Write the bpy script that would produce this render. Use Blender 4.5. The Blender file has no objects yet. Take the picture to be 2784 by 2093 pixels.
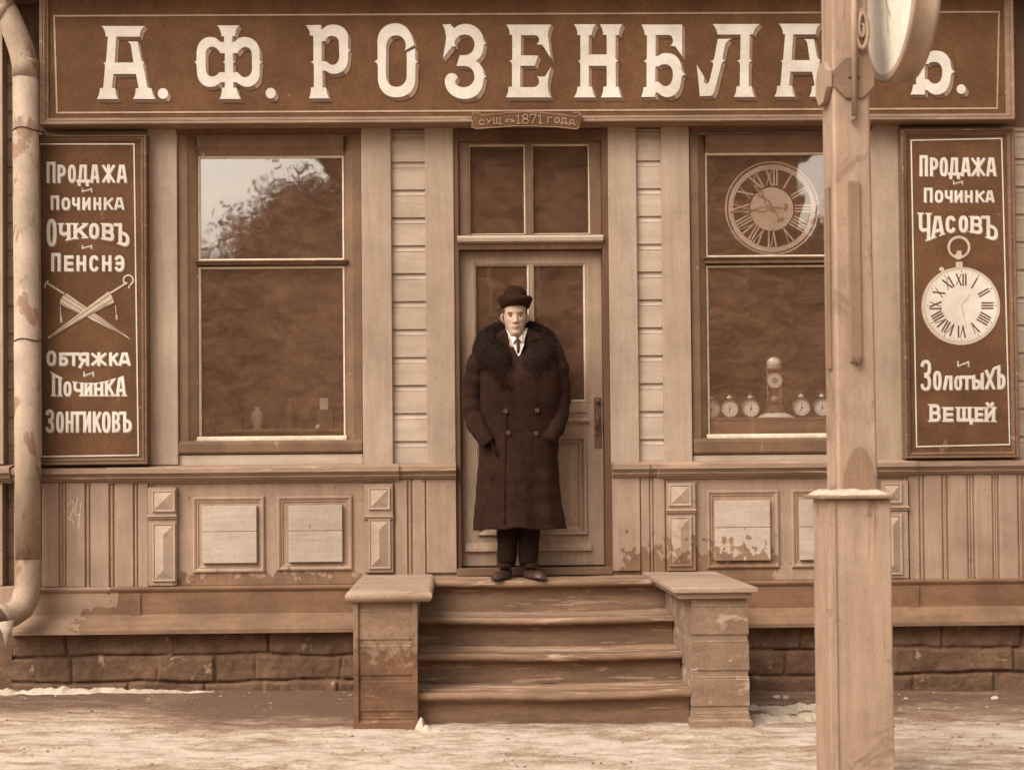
import bpy, math, random
from mathutils import Vector, Matrix, noise
from mathutils.geometry import tessellate_polygon
random.seed(7)
S = bpy.context.scene
COL = S.collection
R = math.radians

# ------------------------------------------------------------------ camera
FPX, CXP, CYP = 3700.0, 1291.0, 1222.0        # focal length and principal point in photo pixels
CAM = Vector((0.0, -8.3, 1.29))
yaw, pitch, roll = 0.0138, 0.0185, 0.0088
fwd = Vector((math.sin(yaw)*math.cos(pitch), math.cos(yaw)*math.cos(pitch), math.sin(pitch)))
rt0 = Vector((math.cos(yaw), -math.sin(yaw), 0.0))
up0 = rt0.cross(fwd)
RT = rt0*math.cos(roll) - up0*math.sin(roll)
UP = rt0*math.sin(roll) + up0*math.cos(roll)
cd = bpy.data.cameras.new('camera')
cam = bpy.data.objects.new('camera', cd); COL.objects.link(cam)
m = Matrix((RT, UP, -fwd)).transposed().to_4x4(); m.translation = CAM
cam.matrix_world = m
cd.sensor_fit = 'HORIZONTAL'; cd.sensor_width = 36.0
cd.lens = FPX/2784.0*36.0
cd.shift_x = (1392.0-CXP)/2784.0; cd.shift_y = (CYP-1046.5)/2784.0
cd.clip_start = 0.05; cd.clip_end = 600
cd.dof.use_dof = True; cd.dof.focus_distance = 8.15; cd.dof.aperture_fstop = 2.2
S.camera = cam

# ------------------------------------------------------------------ sky, sun, exposure
SUN_EL, SUN_AZ = R(46), R(226)               # azimuth clockwise from +Y: from the left, in front of the wall
wd = bpy.data.worlds.new('World'); S.world = wd; wd.use_nodes = True
nt = wd.node_tree; bg = nt.nodes['Background']
sky = nt.nodes.new('ShaderNodeTexSky'); sky.sky_type = 'NISHITA'; sky.sun_disc = False
sky.sun_elevation = SUN_EL; sky.sun_rotation = SUN_AZ
sky.air_density = 1.0; sky.dust_density = 5.0; sky.ozone_density = 1.0
hs = nt.nodes.new('ShaderNodeHueSaturation'); hs.inputs['Saturation'].default_value = 0.0
tw = nt.nodes.new('ShaderNodeMix'); tw.data_type = 'RGBA'; tw.blend_type = 'MULTIPLY'
tw.inputs[0].default_value = 1.0; tw.inputs[7].default_value = (0.98, 0.983, 0.985, 1)
nt.links.new(sky.outputs[0], hs.inputs['Color']); nt.links.new(hs.outputs[0], tw.inputs[6])
nt.links.new(tw.outputs[2], bg.inputs[0]); bg.inputs[1].default_value = 0.15
sl = bpy.data.lights.new('sun', 'SUN'); sl.energy = 1.35; sl.angle = R(45); sl.color = (1.0, 0.975, 0.945)
so = bpy.data.objects.new('sun', sl); COL.objects.link(so)
sd = Vector((math.sin(SUN_AZ)*math.cos(SUN_EL), math.cos(SUN_AZ)*math.cos(SUN_EL), math.sin(SUN_EL)))
so.rotation_euler = sd.to_track_quat('Z', 'Y').to_euler(); so.location = (-6, -10, 12)
S.view_settings.view_transform = 'Standard'; S.view_settings.look = 'None'
S.view_settings.gamma = 1.0; S.view_settings.exposure = 1.07
S.render.engine = 'CYCLES'
S.render.resolution_x = 1024; S.render.resolution_y = 769

def W(px, py, Y=0.0):
    "photo pixel seen on the plane Y -> (X, Z)"
    d = fwd + RT*((px-CXP)/FPX) + UP*((CYP-py)/FPX)
    t = (Y-CAM.y)/d.y
    p = CAM + d*t
    return p.x, p.z
def WX(px, py, Y=0.0): return W(px, py, Y)[0]
def WZ(px, py, Y=0.0): return W(px, py, Y)[1]
def rect(x0, x1, y0, y1, Y=0.0, yref=None, xref=None):
    yr = (y0+y1)/2 if yref is None else yref
    xr = (x0+x1)/2 if xref is None else xref
    return WX(x0, yr, Y), WX(x1, yr, Y), WZ(xr, y1, Y), WZ(xr, y0, Y)

# ------------------------------------------------------------------ mesh builder
class MB:
    def __init__(s): s.v = []; s.f = []; s.sm = []; s.mi = []
    def add(s, vs, fs, smooth=False, mi=0):
        o = len(s.v); s.v += [tuple(v) for v in vs]
        for f in fs: s.f.append([i+o for i in f]); s.sm.append(smooth); s.mi.append(mi)
        return s
    def box(s, x0, x1, y0, y1, z0, z1, mi=0):
        v = [(x0,y0,z0),(x1,y0,z0),(x1,y1,z0),(x0,y1,z0),(x0,y0,z1),(x1,y0,z1),(x1,y1,z1),(x0,y1,z1)]
        return s.add(v, [(0,3,2,1),(4,5,6,7),(0,1,5,4),(1,2,6,5),(2,3,7,6),(3,0,4,7)], False, mi)
    def ring(s, x0, x1, z0, z1, prof, cap=True, mi=0):
        "rectangular rings facing -Y: prof = [(inset, Y), ...]"
        vs = []; fs = []
        for i, Y in prof:
            a = min(i, (x1-x0)/2); b = min(i, (z1-z0)/2)
            vs += [(x0+a, Y, z0+b), (x1-a, Y, z0+b), (x1-a, Y, z1-b), (x0+a, Y, z1-b)]
        for k in range(len(prof)-1):
            for j in range(4):
                fs.append((4*k+j, 4*k+(j+1)%4, 4*k+4+(j+1)%4, 4*k+4+j))
        if cap: n = 4*(len(prof)-1); fs.append((n, n+1, n+2, n+3))
        return s.add(vs, fs, False, mi)
    def prism(s, prof, a, b, axis='x', close=True, mi=0):
        "prof along X: (Y,Z) pairs; along Z: (X,Y) pairs; along Y: (X,Z) pairs"
        n = len(prof); vs = []
        for t in (a, b):
            for p, q in prof: vs.append({'x': (t,p,q), 'z': (p,q,t), 'y': (p,t,q)}[axis])
        fs = [(i, (i+1) % n, n+(i+1) % n, n+i) for i in range(n if close else n-1)]
        if close: fs += [list(range(n))[::-1], list(range(n, 2*n))]
        return s.add(vs, fs, False, mi)
    def tube(s, pts, rad, n=14, caps=True, smooth=True, mi=0, flat=1.0):
        pts = [Vector(p) for p in pts]
        if not hasattr(rad, '__len__'): rad = [rad]*len(pts)
        vs = []; fs = []; pv = None
        for i, p in enumerate(pts):
            t = (pts[min(i+1, len(pts)-1)] - pts[max(i-1, 0)]).normalized()
            if pv is None:
                pv = t.orthogonal().normalized()
            pv = (pv - t*pv.dot(t)).normalized(); q = t.cross(pv)
            for k in range(n):
                a = 2*math.pi*k/n
                vs.append(p + pv*(rad[i]*math.cos(a)) + q*(rad[i]*flat*math.sin(a)))
        for i in range(len(pts)-1):
            for k in range(n): fs.append((i*n+k, i*n+(k+1) % n, (i+1)*n+(k+1) % n, (i+1)*n+k))
        if caps: fs += [list(range(n))[::-1], [(len(pts)-1)*n+k for k in range(n)]]
        return s.add(vs, fs, smooth, mi)
    def lathe(s, prof, c, axis='z', n=32, smooth=True, mi=0, sx=1.0, sy=1.0):
        vs = []; fs = []
        for r, h in prof:
            for k in range(n):
                a = 2*math.pi*k/n; p, q = r*math.cos(a)*sx, r*math.sin(a)*sy
                vs.append({'z': (c[0]+p, c[1]+q, c[2]+h), 'x': (c[0]+h, c[1]+p, c[2]+q), 'y': (c[0]+p, c[1]+h, c[2]+q)}[axis])
        for i in range(len(prof)-1):
            for k in range(n): fs.append((i*n+k, i*n+(k+1) % n, (i+1)*n+(k+1) % n, (i+1)*n+k))
        fs += [list(range(n))[::-1], [(len(prof)-1)*n+k for k in range(n)]]
        return s.add(vs, fs, smooth, mi)
    def grid(s, rows, closed=False, smooth=True, mi=0):
        n = len(rows[0]); vs = [p for r in rows for p in r]; fs = []
        for i in range(len(rows)-1):
            for k in range(n if closed else n-1):
                fs.append((i*n+k, i*n+(k+1) % n, (i+1)*n+(k+1) % n, (i+1)*n+k))
        return s.add(vs, fs, smooth, mi)
    def flat(s, polys, fn, mi=0):
        "fill outline(s) [(outer, hole, ...)] with fn mapping 2D -> 3D"
        for loops in polys:
            l3 = [[Vector((x, y, 0)) for x, y in lp] for lp in loops]
            flatv = [p for lp in loops for p in lp]
            tris = tessellate_polygon(l3)
            s.add([fn(*p) for p in flatv], tris, False, mi)
        return s
    def build(s, name, mat, parent=None, bevel=0.0, tag=None):
        c = Vector((0, 0, 0))
        if s.v:
            lo = Vector([min(v[i] for v in s.v) for i in range(3)]); hi = Vector([max(v[i] for v in s.v) for i in range(3)])
            c = (lo+hi)/2; c.z = lo.z
        me = bpy.data.meshes.new(name)
        me.from_pydata([(v[0]-c.x, v[1]-c.y, v[2]-c.z) for v in s.v], [], s.f)
        for p, sm, mi in zip(me.polygons, s.sm, s.mi): p.use_smooth = sm; p.material_index = mi
        for mt in (mat if isinstance(mat, (list, tuple)) else [mat]): me.materials.append(mt)
        me.update()
        o = bpy.data.objects.new(name, me); COL.objects.link(o)
        if parent is not None:
            o.parent = parent; c = c - world_loc(parent)
        o.location = c
        if bevel:
            bm = o.modifiers.new('edge', 'BEVEL'); bm.width = bevel; bm.segments = 2
            bm.limit_method = 'ANGLE'; bm.angle_limit = R(40)
        if tag: settag(o, *tag)
        return o
def world_loc(o):
    l = Vector(o.location)
    while o.parent: o = o.parent; l += Vector(o.location)
    return l
def settag(o, label, cat=None, group=None, kind=None):
    if label: o['label'] = label
    if cat: o['category'] = cat
    if group: o['group'] = group
    if kind: o['kind'] = kind
    return o
def thing(name, loc, label, cat, group=None):
    o = bpy.data.objects.new(name, None); COL.objects.link(o)
    o.location = loc; o.empty_display_size = 0.1
    return settag(o, label, cat, group)
def copy_tree(o, parent=None):
    c = o.copy(); COL.objects.link(c)
    if parent: c.parent = parent
    for ch in list(o.children): copy_tree(ch, c)
    return c

# ------------------------------------------------------------------ materials
ALB = 0.72          # paint reflectance relative to the tones read off the photograph
def lin(r, g, b):
    f = lambda c: c/12.92 if c <= 0.04045 else ((c+0.055)/1.055)**2.4
    R_, G_, B_ = f(r/255), f(g/255), f(b/255); w = max(0.0, 1-R_/0.5)
    return (R_*ALB*(1-0.02*w), G_*ALB*(1+0.11*w), B_*ALB*(1-0.02*w), 1.0)
class NT:
    def __init__(s, name):
        s.m = bpy.data.materials.new(name); s.m.use_nodes = True
        s.t = s.m.node_tree; s.b = s.t.nodes['Principled BSDF']
        s.pos = s.t.nodes.new('ShaderNodeNewGeometry').outputs['Position']
        s.sep = None
    def link(s, a, b): s.t.links.new(a, b)
    def put(s, sock, v):
        if isinstance(v, bpy.types.NodeSocket): s.link(v, sock)
        else: sock.default_value = v
    def noise(s, scale, stretch=(1,1,1), detail=6, rough=0.6, dist=0.0, off=(0,0,0)):
        mp = s.t.nodes.new('ShaderNodeMapping'); mp.inputs['Scale'].default_value = stretch; mp.inputs['Location'].default_value = off
        s.link(s.pos, mp.inputs[0])
        n = s.t.nodes.new('ShaderNodeTexNoise'); n.inputs['Scale'].default_value = scale
        n.inputs['Detail'].default_value = detail; n.inputs['Roughness'].default_value = rough; n.inputs['Distortion'].default_value = dist
        s.link(mp.outputs[0], n.inputs['Vector']); return n.outputs[0]
    def math(s, op, a, b=0.0, c=0.0):
        n = s.t.nodes.new('ShaderNodeMath'); n.operation = op
        for i, v in enumerate((a, b, c)): s.put(n.inputs[i], v)
        return n.outputs[0]
    def rng(s, v, a, b, c=0.0, d=1.0, smooth=True):
        n = s.t.nodes.new('ShaderNodeMapRange'); n.interpolation_type = 'SMOOTHSTEP' if smooth else 'LINEAR'; n.clamp = True
        s.put(n.inputs[0], v)
        for i, x in enumerate((a, b, c, d)): n.inputs[1+i].default_value = x
        return n.outputs[0]
    def mix(s, f, a, b, mode='MIX'):
        n = s.t.nodes.new('ShaderNodeMix'); n.data_type = 'RGBA'; n.blend_type = mode
        s.put(n.inputs[0], f); s.put(n.inputs[6], a); s.put(n.inputs[7], b); return n.outputs[2]
    def xyz(s):
        if s.sep is None:
            s.sep = s.t.nodes.new('ShaderNodeSeparateXYZ'); s.link(s.pos, s.sep.inputs[0])
        return s.sep.outputs
    def bump(s, h, strength, dist=0.01):
        n = s.t.nodes.new('ShaderNodeBump'); n.inputs['Strength'].default_value = strength; n.inputs['Distance'].default_value = dist
        s.link(h, n.inputs['Height']); s.link(n.outputs[0], s.b.inputs['Normal'])
def scl(c, k): return (min(c[0]*k, 1), min(c[1]*k, 1), min(c[2]*k, 1), 1)
def surf(name, c, var=0.22, scale=6.0, stretch=(1,1,1), rough=0.75, fine=0.12, bump=0.15, worn=None, worn_at=0.62, worn_scale=9, wet=None, wetc=None, spec=0.3, speck=None, soft=0.02, gain=1.0, crack=None):
    N = NT(name); base = scl(lin(*c), gain); fine *= 1.4
    n1 = N.noise(scale, stretch); n2 = N.noise(scale*14, stretch, 4, 0.7)
    n3 = N.noise(1.3, (1,1,1), 3, 0.5, 0, (3, 1, 7))
    k = N.mix(N.rng(n1, 0.3, 0.7), scl(base, 1-var), scl(base, 1+var*0.7))
    k = N.mix(N.rng(n2, 0.3, 0.7), N.mix(1.0, k, (1-fine,)*3+(1,), 'MULTIPLY'), k)
    k = N.mix(N.rng(n3, 0.35, 0.65), N.mix(1.0, k, (0.88, 0.86, 0.84, 1), 'MULTIPLY'), k)
    n4 = N.noise(4.2, (1,1,1), 7, 0.68, 0.2, (7, 3, 1)); n5 = N.noise(110, (1,1,1), 3, 0.7)
    k = N.mix(N.rng(n4, 0.35, 0.65), N.mix(1.0, k, (0.86, 0.84, 0.82, 1), 'MULTIPLY'), k)
    k = N.mix(N.rng(n5, 0.3, 0.7), N.mix(1.0, k, (0.90, 0.89, 0.88, 1), 'MULTIPLY'), N.mix(1.0, k, (1.06, 1.06, 1.06, 1), 'MULTIPLY'))
    if crack is not None:
        nc = N.noise(7, (3.5, 3.5, 0.12), 5, 0.6, 0.3, (4, 4, 4)); k = N.mix(N.math('MULTIPLY', N.rng(nc, 0.60, 0.66), 0.75), k, lin(*crack))
        nk = N.noise(3.1, (1,1,1), 6, 0.7, 0.6, (8, 1, 3)); k = N.mix(N.math('MULTIPLY', N.rng(nk, 0.56, 0.64), 0.55), k, lin(*crack))
    if worn is not None:
        nw = N.noise(worn_scale, stretch, 8, 0.65, 0.4, (5, 2, 9))
        k = N.mix(N.rng(nw, worn_at, worn_at+0.05), k, lin(*worn))
    if speck is not None:
        ns = N.noise(38, (1,1,1), 2, 0.4, 0, (1, 8, 2)); k = N.mix(N.rng(ns, 0.76, 0.80), k, lin(*speck))
    if wet is not None:
        x, y, z = N.xyz()[0], N.xyz()[1], N.xyz()[2]
        tot = None
        for (xa, xb, xf, zt, zh, zlow) in wet:     # soft box where damp has darkened the paint
            p = N.math('MULTIPLY', N.rng(x, xa-xf, xa+xf), N.rng(x, xb+xf, xb-xf))
            p = N.math('MULTIPLY', p, N.rng(z, zt, zt-zh))
            if zlow is not None: p = N.math('MULTIPLY', p, N.rng(z, zlow-0.02, zlow+0.03))
            tot = p if tot is None else N.math('MAXIMUM', tot, p)
        nb = N.noise(8, (1,1,1), 3, 0.55, 0.2, (2, 2, 2))
        nb2 = N.noise(26, (1,1,0.8), 2.5, 0.5)
        nb = N.math('ADD', N.math('MULTIPLY', nb, 0.35), N.math('MULTIPLY', N.rng(nb2, 0.25, 0.75, 0.12, 0.88, False), 0.65))
        e = N.math('ADD', nb, N.math('MULTIPLY', tot, 0.62))
        wl = lin(*wetc); rt = tuple(min(1.0, wl[i]/max(base[i], 1e-3)) for i in range(3))+(1,)
        wk = N.mix(N.rng(n4, 0.38, 0.62), N.mix(1.0, k, rt, 'MULTIPLY'), N.mix(1.0, k, tuple(min(1, q*1.28) for q in rt[:3])+(1,), 'MULTIPLY'))
        k = N.mix(N.math('MULTIPLY', N.rng(e, 0.74-soft, 0.74+soft), 0.95), k, wk)
    N.link(k, N.b.inputs['Base Color']); N.b.inputs['Roughness'].default_value = rough
    N.b.inputs['Specular IOR Level'].default_value = spec
    if bump:
        N.bump(N.math('ADD', N.math('MULTIPLY', n2, 0.5), n1), bump, 0.01)
    return N.m
VG = (4, 4, 0.35)      # vertical wood grain
HG = (0.35, 4, 4)      # horizontal wood grain
M = {}
M['pilaster'] = surf('tan_paint', (182,153,128), 0.10, 7, VG, fine=0.07, bump=0.05, worn=(150,114,90), worn_at=0.68, worn_scale=7, speck=(120,84,62))
M['siding'] = surf('pale_tan_paint', (200,173,148), 0.12, 6, HG, fine=0.08, bump=0.06, worn=(170,135,108), worn_at=0.64)
M['siding_dark'] = surf('dark_siding_paint', (128,88,62), 0.2, 6, HG, fine=0.1)
M['frame'] = surf('brown_paint', (130,92,67), 0.18, 5, (1.6,1.6,1), fine=0.12, bump=0.08, worn=(158,122,98), worn_at=0.64)
M['frame_dark'] = surf('dark_brown_paint', (112,72,49), 0.2, 7, VG, fine=0.12)
M['door'] = surf('door_paint', (172,138,113), 0.14, 7, VG, fine=0.12, bump=0.1, worn=(128,90,66), worn_at=0.64)
M['putty'] = surf('putty_line', (214,190,160), 0.15, 30, (1,1,1), fine=0.1)
M['sign'] = surf('sign_brown', (118,79,54), 0.16, 5, (1,1,1), rough=0.8, fine=0.18, bump=0.03, speck=(140,100,76), spec=0.08)
M['sign2'] = surf('side_sign_brown', (117,78,54), 0.16, 5, (1,1,1), rough=0.8, fine=0.15, bump=0.03, worn=(128,90,66), worn_at=0.64, spec=0.08)
M['main_frame'] = surf('main_sign_frame_paint', (152,117,93), 0.2, 8, HG, fine=0.15, bump=0.1, worn=(174,140,114), worn_at=0.60)
M['sign_frame'] = surf('sign_frame_brown', (128,90,66), 0.2, 8, HG, fine=0.15, bump=0.1, worn=(160,124,98), worn_at=0.62)
M['letter'] = surf('cream_letter_paint', (230,214,194), 0.05, 12, (1,1,1), fine=0.05, bump=0)
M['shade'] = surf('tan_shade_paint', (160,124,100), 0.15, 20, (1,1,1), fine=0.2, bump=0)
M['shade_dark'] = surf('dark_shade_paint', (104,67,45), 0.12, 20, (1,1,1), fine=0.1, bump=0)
M['line'] = surf('cream_line_paint', (196,160,128), 0.15, 20, (1,1,1), fine=0.1, bump=0)
M['ribbon_ink'] = surf('faded_ribbon_paint', (164,128,100), 0.15, 20, (1,1,1), fine=0.1, bump=0)
M['dark_ink'] = surf('dark_ink', (110,68,44), 0.1, 20, (1,1,1), fine=0.05, bump=0)
M['pale_ink'] = surf('pale_ink', (208,184,156), 0.1, 20, (1,1,1), fine=0.05, bump=0)
zst = WZ(1900, 1405, -0.03)
M['dado'] = surf('dado_paint', (178,143,117), 0.12, 6, VG, fine=0.1, bump=0.08, worn=(150,114,90), worn_at=0.66,
                 wet=[(WX(1690,1450), WX(2110,1450), 0.10, zst, 0.46, None), (WX(480,1580), WX(1000,1580), 0.05, WZ(700,1530), 0.16, None)], wetc=(131,92,67))
M['diamond'] = surf('diamond_paint', (188,158,132), 0.10, 9, (1,1,1), fine=0.1, bump=0.05, worn=(160,126,102), worn_at=0.6,
                  wet=[(WX(1690,1450), WX(2110,1450), 0.10, zst, 0.46, None)], wetc=(136,98,73))
M['plate'] = surf('plate_paint', (197,172,149), 0.10, 9, HG, fine=0.07, bump=0.05, worn=(176,142,116), worn_at=0.62,
                  wet=[(WX(1690,1450), WX(2110,1450), 0.10, zst, 0.46, None)], wetc=(140,102,77))
M['ledge'] = surf('ledge_paint', (168,133,108), 0.16, 6, HG, fine=0.12, bump=0.1, worn=(176,140,112), worn_at=0.58)
M['base'] = surf('baseboard_paint', (172,136,110), 0.12, 6, HG, fine=0.1, bump=0.1,
                 wet=[(WX(330,1630), WX(3200,1630), 0.14, WZ(600,1530), 0.14, None), (WX(230,1650), WX(430,1650), 0.1, WZ(300,1640), 0.05, None)], wetc=(124,84,58))
M['drip'] = surf('drip_board_paint', (166,130,104), 0.15, 6, HG, fine=0.1, bump=0.1,
                 wet=[(WX(230,1690), WX(3200,1690), 0.12, WZ(600,1640), 0.06, None)], wetc=(126,90,66))
M['stone'] = surf('rough_stone', (134,95,71), 0.25, 9, (1,1,1), fine=0.3, bump=0.9, worn=(160,122,98), worn_at=0.62, worn_scale=5, rough=0.95)
M['step'] = surf('worn_step_wood', (154,115,89), 0.26, 6, (0.3,2.5,3), fine=0.2, bump=0.25, worn=(170,133,107), worn_at=0.56, worn_scale=8, rough=0.9)
M['pillar'] = surf('pillar_paint', (160,125,100), 0.2, 6, (0.8,1,1.4), fine=0.2, bump=0.15, worn=(176,143,117), worn_at=0.57, worn_scale=6, rough=0.9)
zp = 0.26
M['pillar_l'] = surf('pillar_paint_stained', (162,126,100), 0.2, 6, (0.6,1,2), fine=0.15, bump=0.15, worn=(186,154,128), worn_at=0.60, worn_scale=6, rough=0.9,
                     wet=[(-1.2, 0.2, 0.05, 0.56, 0.42, None)], wetc=(116,77,54), soft=0.14)
M['cap'] = surf('cap_board', (180,148,122), 0.2, 5, (0.5,2,3), fine=0.15, bump=0.15, worn=(140,102,78), worn_at=0.60, rough=0.9)
M['pipe'] = surf('peeling_pipe_paint', (186,157,130), 0.16, 7, (1,1,0.6), fine=0.12, bump=0.1, worn=(138,100,76), worn_at=0.54, worn_scale=6, speck=(112,74,52))
M['pipe_dark'] = surf('pipe_inside', (82,46,30), 0.1, 8, bump=0)
M['iron'] = surf('dark_iron', (112,73,51), 0.2, 20, bump=0.1, rough=0.55)
M['post'] = surf('weathered_post', (186,152,125), 0.14, 5, VG, fine=0.14, bump=0.25, worn=(152,116,92), worn_at=0.60, worn_scale=5, crack=(118,82,60))
M['post_dark'] = surf('bare_wood_patch', (156,119,94), 0.14, 8, VG, fine=0.12, bump=0.1)
M['plate_iron'] = surf('plate_iron', (150,114,90), 0.15, 10, bump=0.1)
M['snow'] = surf('old_snow', (222,198,170), 0.16, 12, (1,1,1), fine=0.18, bump=0.9, worn=(190,160,132), worn_at=0.64, rough=0.9)
M['grit'] = surf('grit', (150,114,90), 0.25, 30, bump=0)
M['clockface'] = surf('clock_face_cream', (242,228,206), 0.04, 6, bump=0, rough=0.5, gain=1.25)
M['clockcase'] = surf('clock_case', (198,168,141), 0.12, 8, bump=0.05, rough=0.6)
M['inside'] = surf('shop_interior', (118,78,54), 0.25, 3, bump=0, rough=0.9)
M['backdrop'] = surf('display_backdrop', (134,94,68), 0.3, 4, (1,1,2), fine=0.2, bump=0.1, worn=(110,70,48), worn_at=0.52, worn_scale=4)
M['shelf'] = surf('display_shelf', (160,122,96), 0.2, 6, HG, bump=0.05)
M['dial_tan'] = surf('dial_tan', (222,188,158), 0.12, 10, bump=0)
M['dial_tan2'] = surf('dial_tan_light', (240,212,186), 0.12, 10, bump=0)
M['dial_line'] = surf('dial_line', (236,206,178), 0.1, 20, bump=0)
M['white'] = surf('white_enamel', (244,234,218), 0.03, 20, fine=0.03, bump=0, rough=0.4, gain=1.38)
M['nickel'] = surf('nickel', (170,132,104), 0.15, 20, bump=0, rough=0.35, spec=0.8)
M['cloth'] = surf('white_cloth', (238,226,206), 0.08, 20, bump=0.1, gain=1.25)
M['coat'] = surf('dark_wool', (58,33,24), 0.25, 30, (1,1,1), fine=0.25, bump=0.35, rough=1.0, spec=0.1)
M['fur'] = surf('dark_fur', (48,27,20), 0.35, 60, (1,1,1), fine=0.3, bump=0.3, rough=1.0, spec=0.1)
M['hat'] = surf('dark_felt', (58,31,22), 0.2, 40, fine=0.25, bump=0.3, rough=1.0, spec=0.1)
M['trousers'] = surf('dark_trousers', (50,29,21), 0.2, 20, fine=0.2, bump=0.2, rough=1.0, spec=0.1)
M['boot'] = surf('boot_leather', (74,44,31), 0.25, 15, fine=0.1, bump=0.1, rough=0.45, spec=0.5)
M['skin'] = surf('pale_skin', (188,155,129), 0.05, 30, fine=0.03, bump=0, rough=0.6)
M['lip'] = surf('lip', (160,118,94), 0.05, 30, bump=0, rough=0.6)
M['hair'] = surf('dark_hair', (98,60,42), 0.3, 60, fine=0.3, bump=0.2, rough=0.8)
M['eyewhite'] = surf('eye_white', (200,172,146), 0.03, 30, bump=0, rough=0.4)
M['iris'] = surf('iris', (84,50,36), 0.1, 60, bump=0, rough=0.3)
M['linen'] = surf('white_linen', (236,224,206), 0.04, 20, bump=0.05)
M['tie'] = surf('dark_tie', (100,62,44), 0.25, 60, bump=0.1, rough=0.6)
M['horn'] = surf('horn_button', (92,58,43), 0.2, 40, bump=0, rough=0.6, spec=0.2)
M['chalk'] = surf('chalk', (222,202,176), 0.15, 60, bump=0)
M['timber'] = surf('far_timber', (96,60,42), 0.25, 2, HG, bump=0)
M['bark'] = surf('tree_bark', (84,52,38), 0.25, 6, VG, bump=0.3)
M['leaf'] = surf('dry_foliage', (74,44,30), 0.4, 3, bump=0)
M['roof'] = surf('far_roof', (90,56,40), 0.2, 3, bump=0)
def glass_mat(name, refl, wob, haze):
    N = NT(name); t = N.t
    tr = t.nodes.new('ShaderNodeBsdfTransparent'); tr.inputs[0].default_value = (0.97, 0.95, 0.93, 1)
    gl = t.nodes.new('ShaderNodeBsdfGlossy'); gl.inputs['Roughness'].default_value = 0.02
    gl.inputs['Color'].default_value = (1.0, 0.90, 0.76, 1)
    df = t.nodes.new('ShaderNodeBsdfDiffuse'); dn = N.noise(5, (1,1,2.2), 10, 0.78, 0.8); dm = N.noise(45, (1,1,1), 4, 0.7)
    N.link(N.mix(N.rng(dm, 0.3, 0.7), (0.46,0.215,0.115,1), (0.60,0.31,0.17,1)), df.inputs[0])
    lw = t.nodes.new('ShaderNodeLayerWeight'); lw.inputs[0].default_value = 0.5
    f = N.math('ADD', N.math('MULTIPLY', N.math('POWER', lw.outputs['Facing'], 4.0), 0.6), refl)
    m0 = t.nodes.new('ShaderNodeMixShader'); N.link(N.rng(dn, 0.3, 0.7, haze*0.55, haze*1.45), m0.inputs[0])  # brown haze mixed into the glass colour, lifting the dark panes
    N.link(tr.outputs[0], m0.inputs[1]); N.link(df.outputs[0], m0.inputs[2])
    mx = t.nodes.new('ShaderNodeMixShader')
    N.link(f, mx.inputs[0]); N.link(m0.outputs[0], mx.inputs[1]); N.link(gl.outputs[0], mx.inputs[2])
    h = N.noise(3.0, (1,1,1), 2, 0.5, 0.3); bp = t.nodes.new('ShaderNodeBump')
    bp.inputs['Strength'].default_value = wob; bp.inputs['Distance'].default_value = 0.02
    N.link(h, bp.inputs['Height']); N.link(bp.outputs[0], gl.inputs['Normal'])
    N.link(mx.outputs[0], t.nodes['Material Output'].inputs[0]); t.nodes.remove(N.b)
    return N.m
M['glass'] = glass_mat('old_window_glass', 0.30, 0.06, 0.165)
M['dome_glass'] = glass_mat('dome_glass', 0.05, 0.0, 0.02)
def ground_mat():
    N = NT('slush_ground'); x, y, z = N.xyz()
    a = N.noise(2.2, (0.6,1.3,1), 8, 0.66, 0.4); b = N.noise(11, (0.45,1.3,1), 9, 0.72, 0.3); c = N.noise(90, (0.6,1.2,1), 5, 0.75)
    e = N.math('ADD', N.math('MULTIPLY', a, 0.30), N.math('ADD', N.math('MULTIPLY', b, 0.42), N.math('MULTIPLY', c, 0.28)))
    near = N.rng(y, -0.35, -1.35)           # trodden snow out on the path, bare dirt by the wall
    damp = N.math('MULTIPLY', N.rng(x, -1.75, -1.2), N.math('MULTIPLY', N.rng(x, -0.35, -0.55), N.rng(y, -1.35, -0.95)))
    e2 = N.math('ADD', e, N.math('MULTIPLY', N.math('SUBTRACT', near, 0.56), 0.15)); e2 = N.math('SUBTRACT', e2, N.math('MULTIPLY', damp, 0.09))
    g = N.mix(N.rng(e2, 0.40, 0.48), lin(108,70,48), lin(142,104,79))
    g = N.mix(N.rng(e2, 0.475, 0.535), g, lin(176,143,116))
    g = N.mix(N.rng(e2, 0.53, 0.60), g, lin(212,187,162))
    N.link(g, N.b.inputs['Base Color']); N.b.inputs['Roughness'].default_value = 0.85
    N.bump(e, 0.9, 0.04); return N.m
M['ground'] = ground_mat()

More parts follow.
